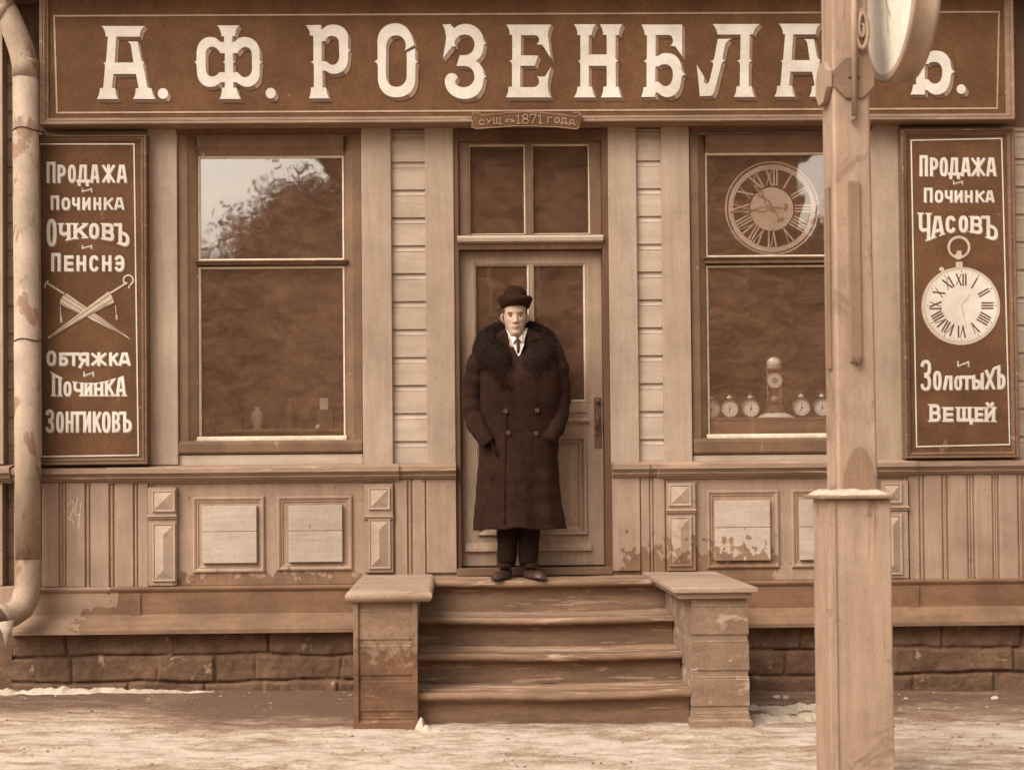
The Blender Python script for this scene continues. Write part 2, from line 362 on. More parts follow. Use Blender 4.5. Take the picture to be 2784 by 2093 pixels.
# ------------------------------------------------------------------ lettering
def strokes(ch, w, h, t, slab=False):
    "centre lines of one letter in a w x h box, y up; returns [(points, closed)]"
    l, r, b, p = t/2, w-t/2, t/2, h-t/2; c = w/2; m = h/2
    out = []
    def add(*pts, closed=False): out.append((list(pts), closed))
    def arc(cx, cy, rx, ry, a0, a1, n=10, e=2.6):
        o = []
        for i in range(n+1):
            a = R(a0+(a1-a0)*i/n); cs, sn = math.cos(a), math.sin(a)
            o.append((cx+rx*math.copysign(abs(cs)**(2/e), cs), cy+ry*math.copysign(abs(sn)**(2/e), sn)))
        return o
    def bowl(x0, y0, y1, x1=None):
        x1 = r if x1 is None else x1
        rx = min(x1-x0, (y1-y0)*0.62)*0.9
        return [(x0, y1)] + arc(x1-rx, (y0+y1)/2, rx, (y1-y0)/2, 90, -90, 12) + [(x0, y0)]
    C = ch.upper() if ch not in 'съ' else ch
    if C in 'ОO0с' and C != 'с': add(*arc(c, m, (w-t)/2, (h-t)/2, 0, 360, 28)[:-1], closed=True)
    elif C == 'П': add((l,b),(l,p),(r,p),(r,b))
    elif C == 'Р': add((l,b),(l,p)); add(*bowl(l, h*0.42, p))
    elif C == 'Д':
        q = b; add((w*0.18,q),(w*0.30,p),(r-w*0.16,p),(r-w*0.16,q)); add((0,q),(w,q)); add((l*0.9,q),(l*0.9,-h*0.13)); add((w-l*0.9,q),(w-l*0.9,-h*0.13))
    elif C == 'А': add((l,b),(w*0.36,p),(w*0.64,p),(r,b)); add((w*0.22,h*0.30),(w*0.78,h*0.30))
    elif C == 'Ж': add((c,b),(c,p)); add((l,p),(c,m)); add((l,b),(c,m)); add((r,p),(c,m)); add((r,b),(c,m))
    elif C in 'ИЙ':
        add((l,b),(l,p)); add((r,b),(r,p)); add((l,b+t*0.3),(r,p-t*0.3))
        if C == 'Й': add(*[(c+w*0.24*math.cos(R(a)), h*1.22+h*0.10*math.sin(R(a))) for a in range(180, 361, 30)])
    elif C == 'Ч': add((r,b),(r,p)); add(*([(l,p)] + arc(l+(r-l)*0.5, h*0.62, (r-l)*0.5, h*0.22, 180, 270, 6) + [(r,h*0.40)]))
    elif C == 'Н': add((l,b),(l,p)); add((r,b),(r,p)); add((l,m),(r,m))
    elif C == 'К': add((l,b),(l,p)); add((r,p),(l,h*0.42)); add((r,b),(w*0.42,h*0.55))
    elif C == 'В': add((l,b),(l,p)); add(*bowl(l, m, p, r-w*0.05)); add(*bowl(l, b, m))
    elif C in ('Ъ', 'ъ'): sx = w*0.36; add((0,p),(sx,p)); add((sx,p),(sx,b)); add(*bowl(sx, b, h*0.56))
    elif C == 'Ы': add((l,b),(l,p)); add(*bowl(l, b, h*0.56, w*0.62)); add((r,b),(r,p))
    elif C == 'Е': add((r,p),(l,p),(l,b),(r,b)); add((l,m),(w*0.8,m))
    elif C in ('С', 'с'): add(*arc(c, m, (w-t)/2, (h-t)/2, 42, 318, 22))
    elif C == 'Э': add(*arc(c, m, (w-t)/2, (h-t)/2, 138, -138, 22)); add((w*0.3,m),(r,m))
    elif C == 'Б': add((w*0.95,p),(l,p),(l,b)); add(*bowl(l, b, h*0.57))
    elif C == 'Т': add((0,p),(w,p)); add((c,b),(c,p))
    elif C == 'Я': add((r,b),(r,p)); add(*[(w-x, y) for x, y in bowl(l, h*0.42, p)]); add((w*0.5,h*0.42),(l,-h*0.06))
    elif C == 'З': add(*(arc(c, h*0.74, (w-t)/2, h*0.26-t/2, 160, -90, 12))); add(*(arc(c, h*0.25+t*0.12, (w-t)/2, h*0.25-t*0.38, 90, -160, 12)))
    elif C == 'Л': add((l*0.8,b),(w*0.36,p),(r,p),(r,b))
    elif C == 'Х': add((l,b),(r,p)); add((l,p),(r,b))
    elif C == 'Щ': q = w*0.92-t/2; add((l,p),(l,b),(q,b),(q,p)); add(((l+q)/2,b),((l+q)/2,p)); add((q,b),(w,b)); add((w-t*0.4,b),(w-t*0.4,-h*0.2))
    elif C == 'У': add((l,p),(c,h*0.4)); add((r,p),(w*0.25,b))
    elif C == 'Г': add((l,b),(l,p),(r,p))
    elif C == '1': add((c,b),(c,p),(w*0.15,h*0.78)); add((w*0.2,b),(w*0.8,b))
    elif C == '8': add(*arc(c, h*0.74, (w-t)/2*0.85, h*0.26-t/2, 0, 360, 18)[:-1], closed=True); add(*arc(c, h*0.26, (w-t)/2, h*0.27-t/2, 0, 360, 18)[:-1], closed=True)
    elif C == '7': add((l,p-t),(l,p),(r,p),(w*0.4,b))
    elif C == '.': add((c,b),(c,b+0.01))
    if slab:
        s = t*0.26; k = t*0.36
        ends = {'П': [(l,0),(r,0),(l,1),(r,1)], 'Ч': [(r,0),(l,1),(r,1)], 'И': [(l,0),(r,0),(l,1),(r,1)], 'Й': [(l,0),(r,0),(l,1),(r,1)], 'Н': [(l,0),(r,0),(l,1),(r,1)],
                'К': [(l,0),(r,0),(l,1),(r,1)], 'А': [(l,0),(r,0)], 'В': [(l,0),(l,1)], 'Ъ': [(w*0.36,0)], 'Щ': [(l,1),(c,1),(w*0.92-t/2,1)], 'Р': [(l,0)], 'Г': [(l,0)], 'Д': [], 'Е': [(l,0),(l,1)]}.get(C, [])
        for x, e in ends:
            y = k*0.5 if e == 0 else h-k*0.5
            out.append(([(x-t*0.5-s, y), (x+t*0.5+s, y)], 'thin'))
    return out
def ribbon(pts, t, closed):
    n = len(pts); L = []; Rr = []
    for i in range(n):
        a = Vector(pts[i-1]) if (i > 0 or closed) else None
        q = Vector(pts[i]); d = Vector(pts[(i+1) % n]) if (i < n-1 or closed) else None
        d1 = (q-a).normalized() if a is not None else None
        d2 = (d-q).normalized() if d is not None else None
        if d1 is None: d1 = d2; q = q - d2*t/2
        elif d2 is None: d2 = d1; q = q + d1*t/2
        tn = (d1+d2)
        if tn.length < 1e-4: tn = d1
        tn.normalize(); nr = Vector((-tn.y, tn.x)); cs = max(nr.dot(Vector((-d1.y, d1.x))), 0.45)
        L.append(q+nr*(t/2/cs)); Rr.append(q-nr*(t/2/cs))
    return L, Rr
LAYER = [0]
def paint_stroke(mb, pts, t, Y, closed=False, clamp=None, f=None):
    "pts in photo pixels (y down unless f maps them)"
    L, Q = ribbon(pts, t, closed); n = len(L); LAYER[0] = (LAYER[0]+1) % 40
    y = Y - LAYER[0]*2.5e-5; vs = []
    for p in L+Q:
        x, v = p.x, p.y
        if clamp: v = min(max(v, clamp[0]), clamp[1])
        if f: x, v = f(x, v)
        a, b = W(x, v, Y); vs.append((a, y, b))
    mb.add(vs, [(i, n+i, n+(i+1) % n, (i+1) % n) for i in range(n if closed else n-1)])
def letter(mb, ch, x0, x1, y0, y1, t, Y, slab=False, skew=None, dx=0, dy=0):
    "letter in photo-pixel box; skew=(topL, topR, botL, botR) overrides the y range"
    w, h = x1-x0, y1-y0
    tl, tr, bl, br = skew if skew else (y0, y0, y1, y1)
    def f(x, v):
        u = x/w; q = v/h
        top = tl+(tr-tl)*u; bot = bl+(br-bl)*u
        return x0+x+dx, bot+(top-bot)*q+dy
    lo, hi = (-h*0.2, h*1.4) if ch.upper() in 'ДЯЩЙ' else (0, h)
    for pts, closed in strokes(ch, w, h, t, slab):
        if closed == 'thin': paint_stroke(mb, pts, t*0.42, Y, False, (lo, hi), f)
        else: paint_stroke(mb, pts, t, Y, bool(closed), (lo, hi), f)
def write(face, shade, items, o, k, t, Y, slab=False, sh=(2.6, 3.4)):
    for it in items:
        ch, a, b, y0, y1 = it[:5]
        sk = tuple(o[1]+q*k for q in it[5]) if len(it) > 5 else None
        A = (o[0]+a*k, o[0]+b*k, o[1]+y0*k, o[1]+y1*k)
        tt = min(t*k, (A[1]-A[0])*0.36)
        if shade is not None: letter(shade, ch, *A, tt, Y, slab, sk, sh[0], sh[1])
        letter(face, ch, *A, tt, Y-0.0025, slab, sk)
def parse(d):
    "small SVG-like path -> list of loops"
    tk = d.replace(',', ' ').split(); i = 0; loops = []; cur = None; cmd = None
    num = lambda: float(tk[i])
    while i < len(tk):
        if tk[i].isalpha():
            cmd = tk[i]; i += 1
            if cmd == 'Z': continue
        if cmd == 'M': cur = [(float(tk[i]), float(tk[i+1]))]; loops.append(cur); i += 2; cmd = 'L'
        elif cmd == 'L': cur.append((float(tk[i]), float(tk[i+1]))); i += 2
        elif cmd == 'Q':
            a = cur[-1]; b = (float(tk[i]), float(tk[i+1])); c = (float(tk[i+2]), float(tk[i+3])); i += 4
            for s in range(1, 7):
                u = s/6; cur.append(tuple((1-u)**2*a[j]+2*u*(1-u)*b[j]+u*u*c[j] for j in (0, 1)))
        elif cmd == 'C':
            a = cur[-1]; b = (float(tk[i]), float(tk[i+1])); c = (float(tk[i+2]), float(tk[i+3])); e = (float(tk[i+4]), float(tk[i+5])); i += 6
            for s in range(1, 11):
                u = s/10; cur.append(tuple((1-u)**3*a[j]+3*u*(1-u)**2*b[j]+3*u*u*(1-u)*c[j]+u**3*e[j] for j in (0, 1)))
    return loops
def circle(cx, cy, rx, ry=None, n=40):
    ry = rx if ry is None else ry
    return [(cx+rx*math.cos(2*math.pi*i/n), cy+ry*math.sin(2*math.pi*i/n)) for i in range(n)]
def area(lp): return sum(lp[i-1][0]*lp[i][1]-lp[i][0]*lp[i-1][1] for i in range(len(lp)))/2
#@@PART2
# ------------------------------------------------------------------ ground
def gz(x, y):
    yy = max(-4.0, min(0.0, y)); xx = max(-3.2, min(4.0, x))
    z = 0.03*yy - 0.012*xx
    a = noise.noise((x*0.9, y*1.6, 3.1))*0.018 + noise.noise((x*3, y*6, 1.7))*0.009 + noise.noise((x*9, y*17, 0.7))*0.006 + noise.noise((x*24, y*40, 2.7))*0.003
    return z + a
def build_ground():
    xs = [-300,-150,-80,-40,-20,-12,-8,-6] + [-5+0.03*i for i in range(334)] + [6,8,12,20,40,80,150,300]
    ys = [-300,-150,-80,-40,-20,-12,-8,-6] + [-5+0.05*i for i in range(40)] + [-3+0.018*i for i in range(190)] + [2,6,30,100]
    mb = MB(); mb.grid([[(x, y, gz(x, y)) for x in xs] for y in ys])
    o = mb.build('ground', M['ground']); o['kind'] = 'structure'
build_ground()

# ------------------------------------------------------------------ the shop
XL, XR = WX(40, 900), 9.0
shop = thing('wooden_shop', (WX(1442, 1550), 0.0, 0.0), 'tan wooden shop front with flat pilasters, plank siding, panelled dado and rough stone base', 'building')
ZT = 5.2
z_sill = WZ(730, 1240); z_head = WZ(730, 372)
LW = (WX(480.5, 370), WX(981, 370)); RW = (WX(1873, 370), WX(2367, 370))
DX = (WX(1232, 370), WX(1652, 370)); z_thr = WZ(1442, 1549)
core = MB()
core.box(XL, LW[0], 0.015, 0.14, -0.5, ZT); core.box(LW[1], DX[0], 0.015, 0.14, -0.5, ZT)
core.box(DX[1], RW[0], 0.015, 0.14, -0.5, ZT); core.box(RW[1], XR, 0.015, 0.14, -0.5, ZT)
core.box(LW[0], LW[1], 0.015, 0.14, -0.5, z_sill); core.box(LW[0], LW[1], 0.015, 0.14, z_head, ZT)
core.box(RW[0], RW[1], 0.015, 0.14, -0.5, z_sill); core.box(RW[0], RW[1], 0.015, 0.14, z_head, ZT)
core.box(DX[0], DX[1], 0.015, 0.14, -0.5, z_thr-0.03); core.box(DX[0], DX[1], 0.015, 0.14, z_head, ZT)
core.build('wall', M['siding'], shop)
# drop siding
PITCH = WZ(1105, 440) - WZ(1105, 515.6)
Z0 = WZ(1105, 440)
def siding_profile(zlo, zhi):
    pts = []; k0 = math.floor((zlo-Z0)/PITCH); k1 = math.ceil((zhi-Z0)/PITCH)
    for k in range(k0, k1+1):
        z = Z0 + k*PITCH
        for y, zz in ((-0.000, z-PITCH+0.001), (0.0, z-0.0455), (0.006, z-0.043), (0.006, z-0.040), (0.003, z-0.037), (0.013, z-0.012), (0.0135, z-0.0005), (0.000, z)):
            if zlo < zz < zhi: pts.append((y, zz))
    return pts
def siding(name, xa, xb, zlo, zhi, mat='siding', par=shop, dy=0.0):
    mb = MB(); p = [(y+dy, z) for y, z in siding_profile(zlo, zhi)]
    mb.prism(p, xa, xb, 'x', close=False); return mb.build(name, M[mat], par)
z_led = WZ(900, 1265)
siding('plank_siding', WX(1061, 800)-0.01, WX(1154, 800)+0.02, z_led-0.1, WZ(1100, 345))
siding('plank_siding', WX(1726, 800)-0.01, WX(1800, 800)+0.02, z_led-0.1, WZ(1760, 345))
siding('plank_siding', WX(2440, 800), XR, z_led-0.1, ZT)
siding('plank_siding', XL, WX(404, 800), z_led-0.1, ZT)
def board(name, x0, x1, y0, y1, Yf, Yb, mat, par=shop, yref=None, bevel=0.004):
    a, b, c, d = rect(x0, x1, y0, y1, Yf, yref)
    mb = MB(); mb.box(a, b, Yf, Yb, c, d); return mb.build(name, M[mat], par, bevel)
for x0, x1 in ((401,480.5), (981,1062), (1154,1232), (1652,1729), (1797,1873), (2367,2447)):
    board('pilaster', x0, x1, 338, 1264, -0.030, 0.02, 'pilaster', yref=370)
# frieze board behind the sign and window-head mouldings
mb = MB(); mb.box(XL, XR, -0.012, 0.02, WZ(1400, 352), ZT); mb.build('frieze', M['frame_dark'], shop)
def moulding(name, x0, x1, prof, mat='ledge', par=shop, ends=True):
    mb = MB(); mb.prism(prof, x0, x1, 'x'); return mb.build(name, M[mat], par)
def cornice(xa, xb, zt, dep=0.09):
    "ledge under the windows: sloped top, fascia, grooved underside"
    d = dep
    return [(0.02, zt+0.030), (-d+0.012, zt+0.014), (-d, zt+0.006), (-d, zt-0.022), (-d+0.016, zt-0.026), (-d+0.016, zt-0.036), (-d+0.024, zt-0.040),
            (-d+0.022, zt-0.052), (-d+0.036, zt-0.056), (-d+0.038, zt-0.066), (-d+0.056, zt-0.070), (-d+0.060, zt-0.082), (0.02, zt-0.084)]
zl = WZ(730, 1274)
for xa, xb, dep in ((XL, WX(300, 1280), 0.088), (WX(300, 1280), WX(1086, 1280), 0.100), (WX(1086, 1280), WX(1146, 1280), 0.082), (WX(1146, 1280), DX[0], 0.100),
                    (DX[1], WX(1760, 1280), 0.100), (WX(1760, 1280), WX(1784, 1280), 0.082), (WX(1784, 1280), WX(2480, 1280), 0.100), (WX(2480, 1280), XR, 0.088)):
    moulding('ledge', xa, xb, cornice(xa, xb, zl, dep))
# window heads
for xa, xb in (LW, RW):
    z = WZ(730, 362)
    moulding('window_head', xa+0.002, xb-0.002, [(-0.012, z+0.035), (-0.050, z+0.030), (-0.050, z+0.012), (-0.036, z+0.004), (-0.034, z-0.010), (-0.012, z-0.014)], 'frame_dark')

# windows
def picture(mb, x0, x1, z0, z1, prof, cap=False): mb.ring(x0, x1, z0, z1, prof, cap)
def shop_window(px0, px1, gx0, gx1, gy0, gy1, by0, by1, gy2):
    "outer frame px0..px1, glass gx0..gx1 (at y=560), top glass gy0..by0, lower glass by1..gy2"
    xa, xb = WX(px0, 370)+0.001, WX(px1, 370)-0.001
    zt = WZ((px0+px1)/2, 368); zb = WZ((px0+px1)/2, 1233)
    ga, gb = WX(gx0, 560), WX(gx1, 560); xm = (px0+px1)/2
    zg0, zg1, zb0, zb1, zg2 = WZ(xm, gy0), WZ(xm, gy1), WZ(xm, by0), WZ(xm, by1), WZ(xm, gy2)
    w = MB()
    # frame: stiles and rails, bevelled inwards
    prof = [(0, 0.10), (0, -0.010), (0.004, -0.014)]
    ia, ib, ic, it = ga-xa, xb-gb, zg2-zb, zt-zg0
    def stile(xo, xi, sgn):
        p = [(xo, 0.10), (xo, -0.012), (xo+(xi-xo)*0.50, -0.012), (xo+(xi-xo)*0.62, -0.002), (xo+(xi-xo)*0.90, 0.014), (xi, 0.022), (xi, 0.10)]
        w.prism(p if sgn > 0 else p[::-1], zb, zt, 'z')
    stile(xa, ga, 1); stile(xb, gb, -1)
    w.prism([(0.10, zt-0.001), (-0.016, zt-0.001), (-0.016, zg0+0.055), (0.004, zg0+0.03), (0.020, zg0), (0.10, zg0)], ga, gb, 'x')
    w.prism([(0.10, zg2), (0.020, zg2), (-0.020, zg2-0.012), (-0.026, zg2-0.03), (-0.026, zb+0.012), (-0.018, zb), (0.10, zb)], xa+0.002, xb-0.002, 'x')
    o = w.build('window', M['frame'], shop)
    b = MB(); b.box(ga-0.012, gb+0.012, -0.004, 0.030, zb1+0.012, zb0-0.012)
    b.prism([(0.03, zb0-0.012), (-0.016, zb0-0.012), (-0.020, zb0-0.004), (-0.012, zb0), (0.03, zb0+0.003)], ga-0.02, gb+0.02, 'x')
    b.build('sash_bar', M['frame'], o)
    t = 0.012
    for za, zz in ((zg1, zg0), (zg2, zb1)):
        pt = MB(); pt.ring(ga, gb, za, zz, [(0, 0.018), (0.002, 0.0165), (t, 0.024), (t, 0.036)], False); pt.build('putty_line', M['putty'], o)
    pt = MB(); pt.prism([(0.02, zg2+0.018), (0.004, zg2+0.014), (-0.010, zg2+0.002), (-0.012, zg2-0.010), (0.015, zg2-0.006)], ga-0.012, gb+0.008, 'x')
    pt.build('snowy_sill', M['putty'], o)
    for za, zz in ((zg1, zg0), (zg2, zb1)):
        g = MB(); g.add([(ga, 0.030, za), (gb, 0.030, za), (gb, 0.030, zz), (ga, 0.030, zz)], [(0, 1, 2, 3)])
        g.build('pane', M['glass'], o)
    ap = MB(); ap.box(xa, xb, -0.010, 0.02, WZ(xm, 1264), zb-0.006); ap.build('apron', M['siding'], o, 0.003)
    return o
shop_window(480.5, 981, 538, 935, 423, 707, 708, 724, 1193)
shop_window(1873, 2367, 1920, 2322, 414, 697, 698, 720, 1186)

# door
zdt = WZ(1442, 680)
jb = MB(); xa, xb = DX
REC = 0.11
for a, b in ((xa-0.001, xa+0.030), (xb-0.042, xb+0.001)): jb.box(a, b, -0.022, 0.16, z_thr, WZ(1442, 352))
jb.box(xa+0.030, xb-0.042, -0.018, 0.16, WZ(1442, 386), WZ(1442, 353))
jb.box(xa+0.030, xb-0.042, -0.026, 0.16, WZ(1442, 680), WZ(1442, 663))
tsl = MB(); tsl.prism([(0.05, WZ(1442, 641)), (-0.052, WZ(1442, 644)), (-0.056, WZ(1442, 650)), (-0.050, WZ(1442, 659)), (-0.030, WZ(1442, 663)), (0.05, WZ(1442, 663))], WX(1243, 650, -0.05), WX(1640, 650, -0.05), 'x')
tsl.build('transom_sill', M['siding'], shop)
df = jb.build('door_frame', M['frame_dark'], shop, 0.003)
def transom():
    xa2, xb2 = DX[0]+0.031, DX[1]-0.043; zt, zb = WZ(1442, 386), WZ(1442, 642)
    Y = 0.02
    fx = MB(); c = 1437
    ga, gm0, gm1, gb = WX(1275, 520, Y), WX(1428, 520, Y), WX(1446, 520, Y), WX(1603, 520, Y)
    zg0, zg1 = WZ(1440, 393, Y), WZ(1440, 638, Y)
    fx.box(xa2, ga, Y-0.02, Y+0.05, zb, zt); fx.box(gb, xb2, Y-0.02, Y+0.05, zb, zt); fx.box(gm0, gm1, Y-0.018, Y+0.05, zb, zt)
    fx.box(ga, gm0, Y-0.022, Y+0.05, zg0, zt); fx.box(gm1, gb, Y-0.022, Y+0.05, zg0, zt)
    fx.box(ga, gm0, Y-0.022, Y+0.05, zb, zg1); fx.box(gm1, gb, Y-0.022, Y+0.05, zb, zg1)
    o = fx.build('transom_window', M['frame'], shop, 0.003)
    for a, b in ((ga, gm0), (gm1, gb)):
        pt = MB(); pt.ring(a, b, zg1, zg0, [(0, Y+0.002), (0.001, Y), (0.008, Y+0.008), (0.008, Y+0.02)], False); pt.build('putty_line', M['putty'], o)
    for a, b in ((ga, gm0), (gm1, gb)):
        g = MB(); g.add([(a, Y+0.015, zg1), (b, Y+0.015, zg1), (b, Y+0.015, zg0), (a, Y+0.015, zg0)], [(0, 1, 2, 3)]); g.build('pane', M['glass'], o)
transom()
def door():
    Y = 0.035
    X = lambda p, y=1100: WX(p, y, Y); Z = lambda p: WZ(1440, p, Y)
    d = MB(); T = Y+0.05
    x0, x3 = DX[0]+0.031, DX[1]-0.043; x1, x2 = X(1291, 900), X(1592, 900); z0, zt = Z(1537), Z(683)
    d.box(x0, x1, Y, T, z0, zt); d.box(x2, x3, Y, T, z0, zt)
    d.box(x1, x2, Y, T, Z(718), zt); d.box(x1, x2, Y, T, Z(1185), Z(1092)); d.box(x1, x2, Y, T, z0, Z(1455))
    m0, m1 = X(1439, 900), X(1449, 900)
    d.box(m0, m1, Y+0.002, T, Z(1092), Z(718))
    o = d.build('door', M['door'], shop, 0.003)
    q = MB(); q.ring(x1, x2, Z(1455), Z(1185), [(0, Y-0.012), (0.006, Y-0.020), (0.02, Y-0.014), (0.030, Y+0.006), (0.045, Y+0.012), (0.055, Y+0.022), (0.10, Y+0.010), (0.105, Y+0.008)], True)
    q.build('lower_panel', M['door'], o)
    k = MB()
    k.prism([(Y, Z(1100)), (Y-0.008, Z(1101)), (Y-0.010, Z(1122)), (Y, Z(1124))], x1+0.03, x2, 'x')
    k.build('door_moulding', M['door'], o); k = MB()
    k.prism([(Y, Z(1136)), (Y-0.026, Z(1139)), (Y-0.030, Z(1146)), (Y-0.012, Z(1152)), (Y, Z(1156))], x1-0.01, x2+0.012, 'x')
    k.build('door_moulding', M['door'], o); k = MB()
    k.prism([(Y, Z(1474)), (Y-0.010, Z(1478)), (Y-0.020, Z(1490)), (Y-0.022, Z(1497)), (Y, Z(1500))], x0+0.02, x3-0.08, 'x')
    k.build('door_moulding', M['door'], o)
    for a, b in ((x1, m0), (m1, x2)):
        p = MB(); p.ring(a, b, Z(1092), Z(718), [(0, Y+0.004), (0.001, Y-0.002), (0.010, Y+0.010), (0.010, Y+0.03)], False); p.build('putty_line', M['putty'], o)
    for a, b in ((x1, m0), (m1, x2)):
        g = MB(); g.add([(a, Y+0.022, Z(1092)), (b, Y+0.022, Z(1092)), (b, Y+0.022, Z(718)), (a, Y+0.022, Z(718))], [(0, 1, 2, 3)]); g.build('pane', M['glass'], o)
    h = MB(); hx0, hx1 = X(1615, 1100), X(1634, 1100)
    h.box(hx0, hx1, Y-0.006, Y+0.002, Z(1219), Z(1082)); hc = (hx0+hx1)/2
    h.lathe([(0.004, 0), (0.011, -0.006), (0.013, -0.014), (0.008, -0.022), (0.001, -0.024)], (hc, Y-0.006, Z(1093)), 'y', 14)
    zz = [Z(1126), Z(1128), Z(1134), Z(1145), Z(1156), Z(1163), Z(1166)]; yy = [0.0, -0.03, -0.045, -0.050, -0.045, -0.03, 0.0]
    h.tube([(hc-0.006, Y-0.004+a, b) for a, b in zip(yy, zz)], [0.006, 0.006, 0.007, 0.009, 0.007, 0.006, 0.006], 10)
    h.tube([(hc, Y-0.004, Z(1180)), (hc, Y-0.022, Z(1180)), (hc-0.02, Y-0.024, Z(1181))], 0.005, 8)
    h.build('handle', M['iron'], o, 0.002)
    t = MB(); t.box(DX[0], DX[1], -0.045, 0.16, z_thr-0.03, WZ(1442, 1543, -0.04)); t.build('threshold', M['frame'], o, 0.005)
door()
# the dark room behind the glass
rm = MB(); rz0, rz1, ry = z_thr-0.02, z_head+0.35, 2.4
rx0, rx1 = XL+0.05, RW[1]+0.5
rm.add([(rx0,0.15,rz0),(rx1,0.15,rz0),(rx1,ry,rz0),(rx0,ry,rz0),(rx0,0.15,rz1),(rx1,0.15,rz1),(rx1,ry,rz1),(rx0,ry,rz1)],
       [(0,1,2,3),(4,7,6,5),(2,6,7,3),(0,3,7,4),(1,5,6,2)])
rm.build('room', M['inside'], shop)
for (wx0, wx1), top in ((LW, 1.0), (RW, 1.0)):
    b = MB(); b.box(wx0-0.05, wx1+0.05, 0.62, 0.65, z_sill-0.15, z_head+0.1); b.build('display_backdrop', M['backdrop'], shop)

# dado below the ledge
zd1 = zl-0.07
def dado_back(xa, xb, zb):
    mb = MB(); mb.box(xa, xb, -0.022, 0.02, zb, zd1); mb.build('dado_back', M['dado'], shop)
z_bl, z_br = WZ(300, 1594), WZ(2600, 1571)
z_db = WZ(730, 1588)
dado_back(XL, DX[0]-0.0, z_db); dado_back(DX[1], XR, z_db)
def vboards(spans, y0, y1, yref):
    for a, b in spans:
        xa, xb = WX(a, yref), WX(b, yref); mb = MB()
        mb.box(xa, xb, -0.036, -0.021, WZ((a+b)/2, y1), zd1-0.004); mb.build('dado_board', M['dado'], shop, 0.004)
        q = MB()
        for xx in (xa-0.022, xb+0.010): q.prism([(xx, -0.022), (xx+0.002, -0.030), (xx+0.006, -0.032), (xx+0.010, -0.030), (xx+0.012, -0.022)], WZ((a+b)/2, y1), zd1-0.004, 'z')
        q.build('bead', M['dado'], shop)
vboards([(60,104), (119,164), (186,235), (251,300), (316,366), (380,406), (1076,1108), (1124,1157), (1741,1764), (1776,1806),
         (2467,2494), (2510,2556), (2574,2624), (2646,2692), (2712,2761), (2779,2830), (2850,2900)], 1325, 1594, 1450)
for a, b in ((1160,1238), (1662,1738)):
    xa, xb = (WX(a,1420), DX[0]+0.0) if a < 1300 else (DX[1], WX(b,1420))
    mb = MB(); mb.box(xa, xb, -0.044, 0.0, WZ(a, 1556 if a < 1300 else 1551), zd1-0.002); mb.build('dado_board', M['dado'], shop, 0.004)
def diamond(x0, x1, yref, u0, u1, p0, p1, q0, q1, bot, px0, px1):
    xa, xb = WX(x0, yref), WX(x1, yref); xm = (x0+x1)/2; Z = lambda y: WZ(xm, y, -0.06)
    pa, pb = WX(px0, yref, -0.06), WX(px1, yref, -0.06)
    mb = MB(); mb.box(xa, xb, -0.058, -0.02, Z(u1), min(Z(u0), zd1-0.003))
    mb.prism([(-0.02, Z(u1)), (-0.066, Z(u1)+0.001), (-0.070, Z(u1+4)), (-0.062, Z(u1+6)), (-0.060, Z(u1+11)), (-0.02, Z(u1+12))], xa-0.004, xb+0.004, 'x')
    mb.box(xa, xb, -0.050, -0.02, Z(bot), Z(u1+12)); o = mb.build('dado_block', M['dado'], shop, 0.002)
    for a, b, Y in ((p0, p1, -0.058), (q0, q1, -0.050)):
        h = (pb-pa)/2
        r = MB(); r.ring(pa, pb, Z(b), Z(a), [(0, Y+0.002), (0.0, Y-0.010), (0.007, Y-0.011), (0.010, Y-0.010), (0.012, Y-0.006), (h, Y-0.026)], True)
        r.build('diamond_point', M['diamond'], o)
diamond(408, 485, 1450, 1325, 1400, 1332, 1391, 1422, 1580, 1592, 414, 476)
diamond(993, 1069.5, 1430, 1316, 1401, 1325, 1385, 1410, 1546, 1556, 1002, 1061)
diamond(1810, 1887, 1430, 1312, 1384, 1316, 1375, 1404, 1539, 1552, 1819, 1880)
diamond(2390, 2462, 1430, 1306, 1376, 1313, 1367, 1399, 1562, 1572, 2399, 2453)
def panel(x0, x1, y0, y1, a0, a1, b0, b1):
    xm = (x0+x1)/2; ym = (y0+y1)/2; Z = lambda y: WZ(xm, y, -0.03)
    xa, xb = WX(x0, ym, -0.03), WX(x1, ym, -0.03)
    mb = MB(); mb.ring(xa, xb, Z(y1), Z(y0), [(0, -0.021), (0.003, -0.034), (0.012, -0.038), (0.022, -0.034), (0.028, -0.028), (0.034, -0.030), (0.040, -0.024), (0.042, -0.0235)], True)
    o = mb.build('dado_panel', M['dado'], shop)
    pa, pb = WX(a0, ym, -0.045), WX(a1, ym, -0.045); p = MB()
    zz = Z(b0+(b1-b0)*0.45)
    p.box(pa, pb, -0.050, -0.022, Z(b1), zz-0.0012); p.box(pa, pb, -0.050, -0.022, zz+0.0012, Z(b0)); p.build('raised_plate', M['plate'], o, 0.003)
panel(523, 720, 1349, 1557, 550, 698, 1375, 1530)
panel(753, 959, 1347, 1551, 785, 931, 1373, 1527)
panel(1921, 2119, 1331, 1545, 1944, 2094, 1360, 1523)
panel(2151, 2352, 1329, 1543, 2174, 2324, 1358, 1521)
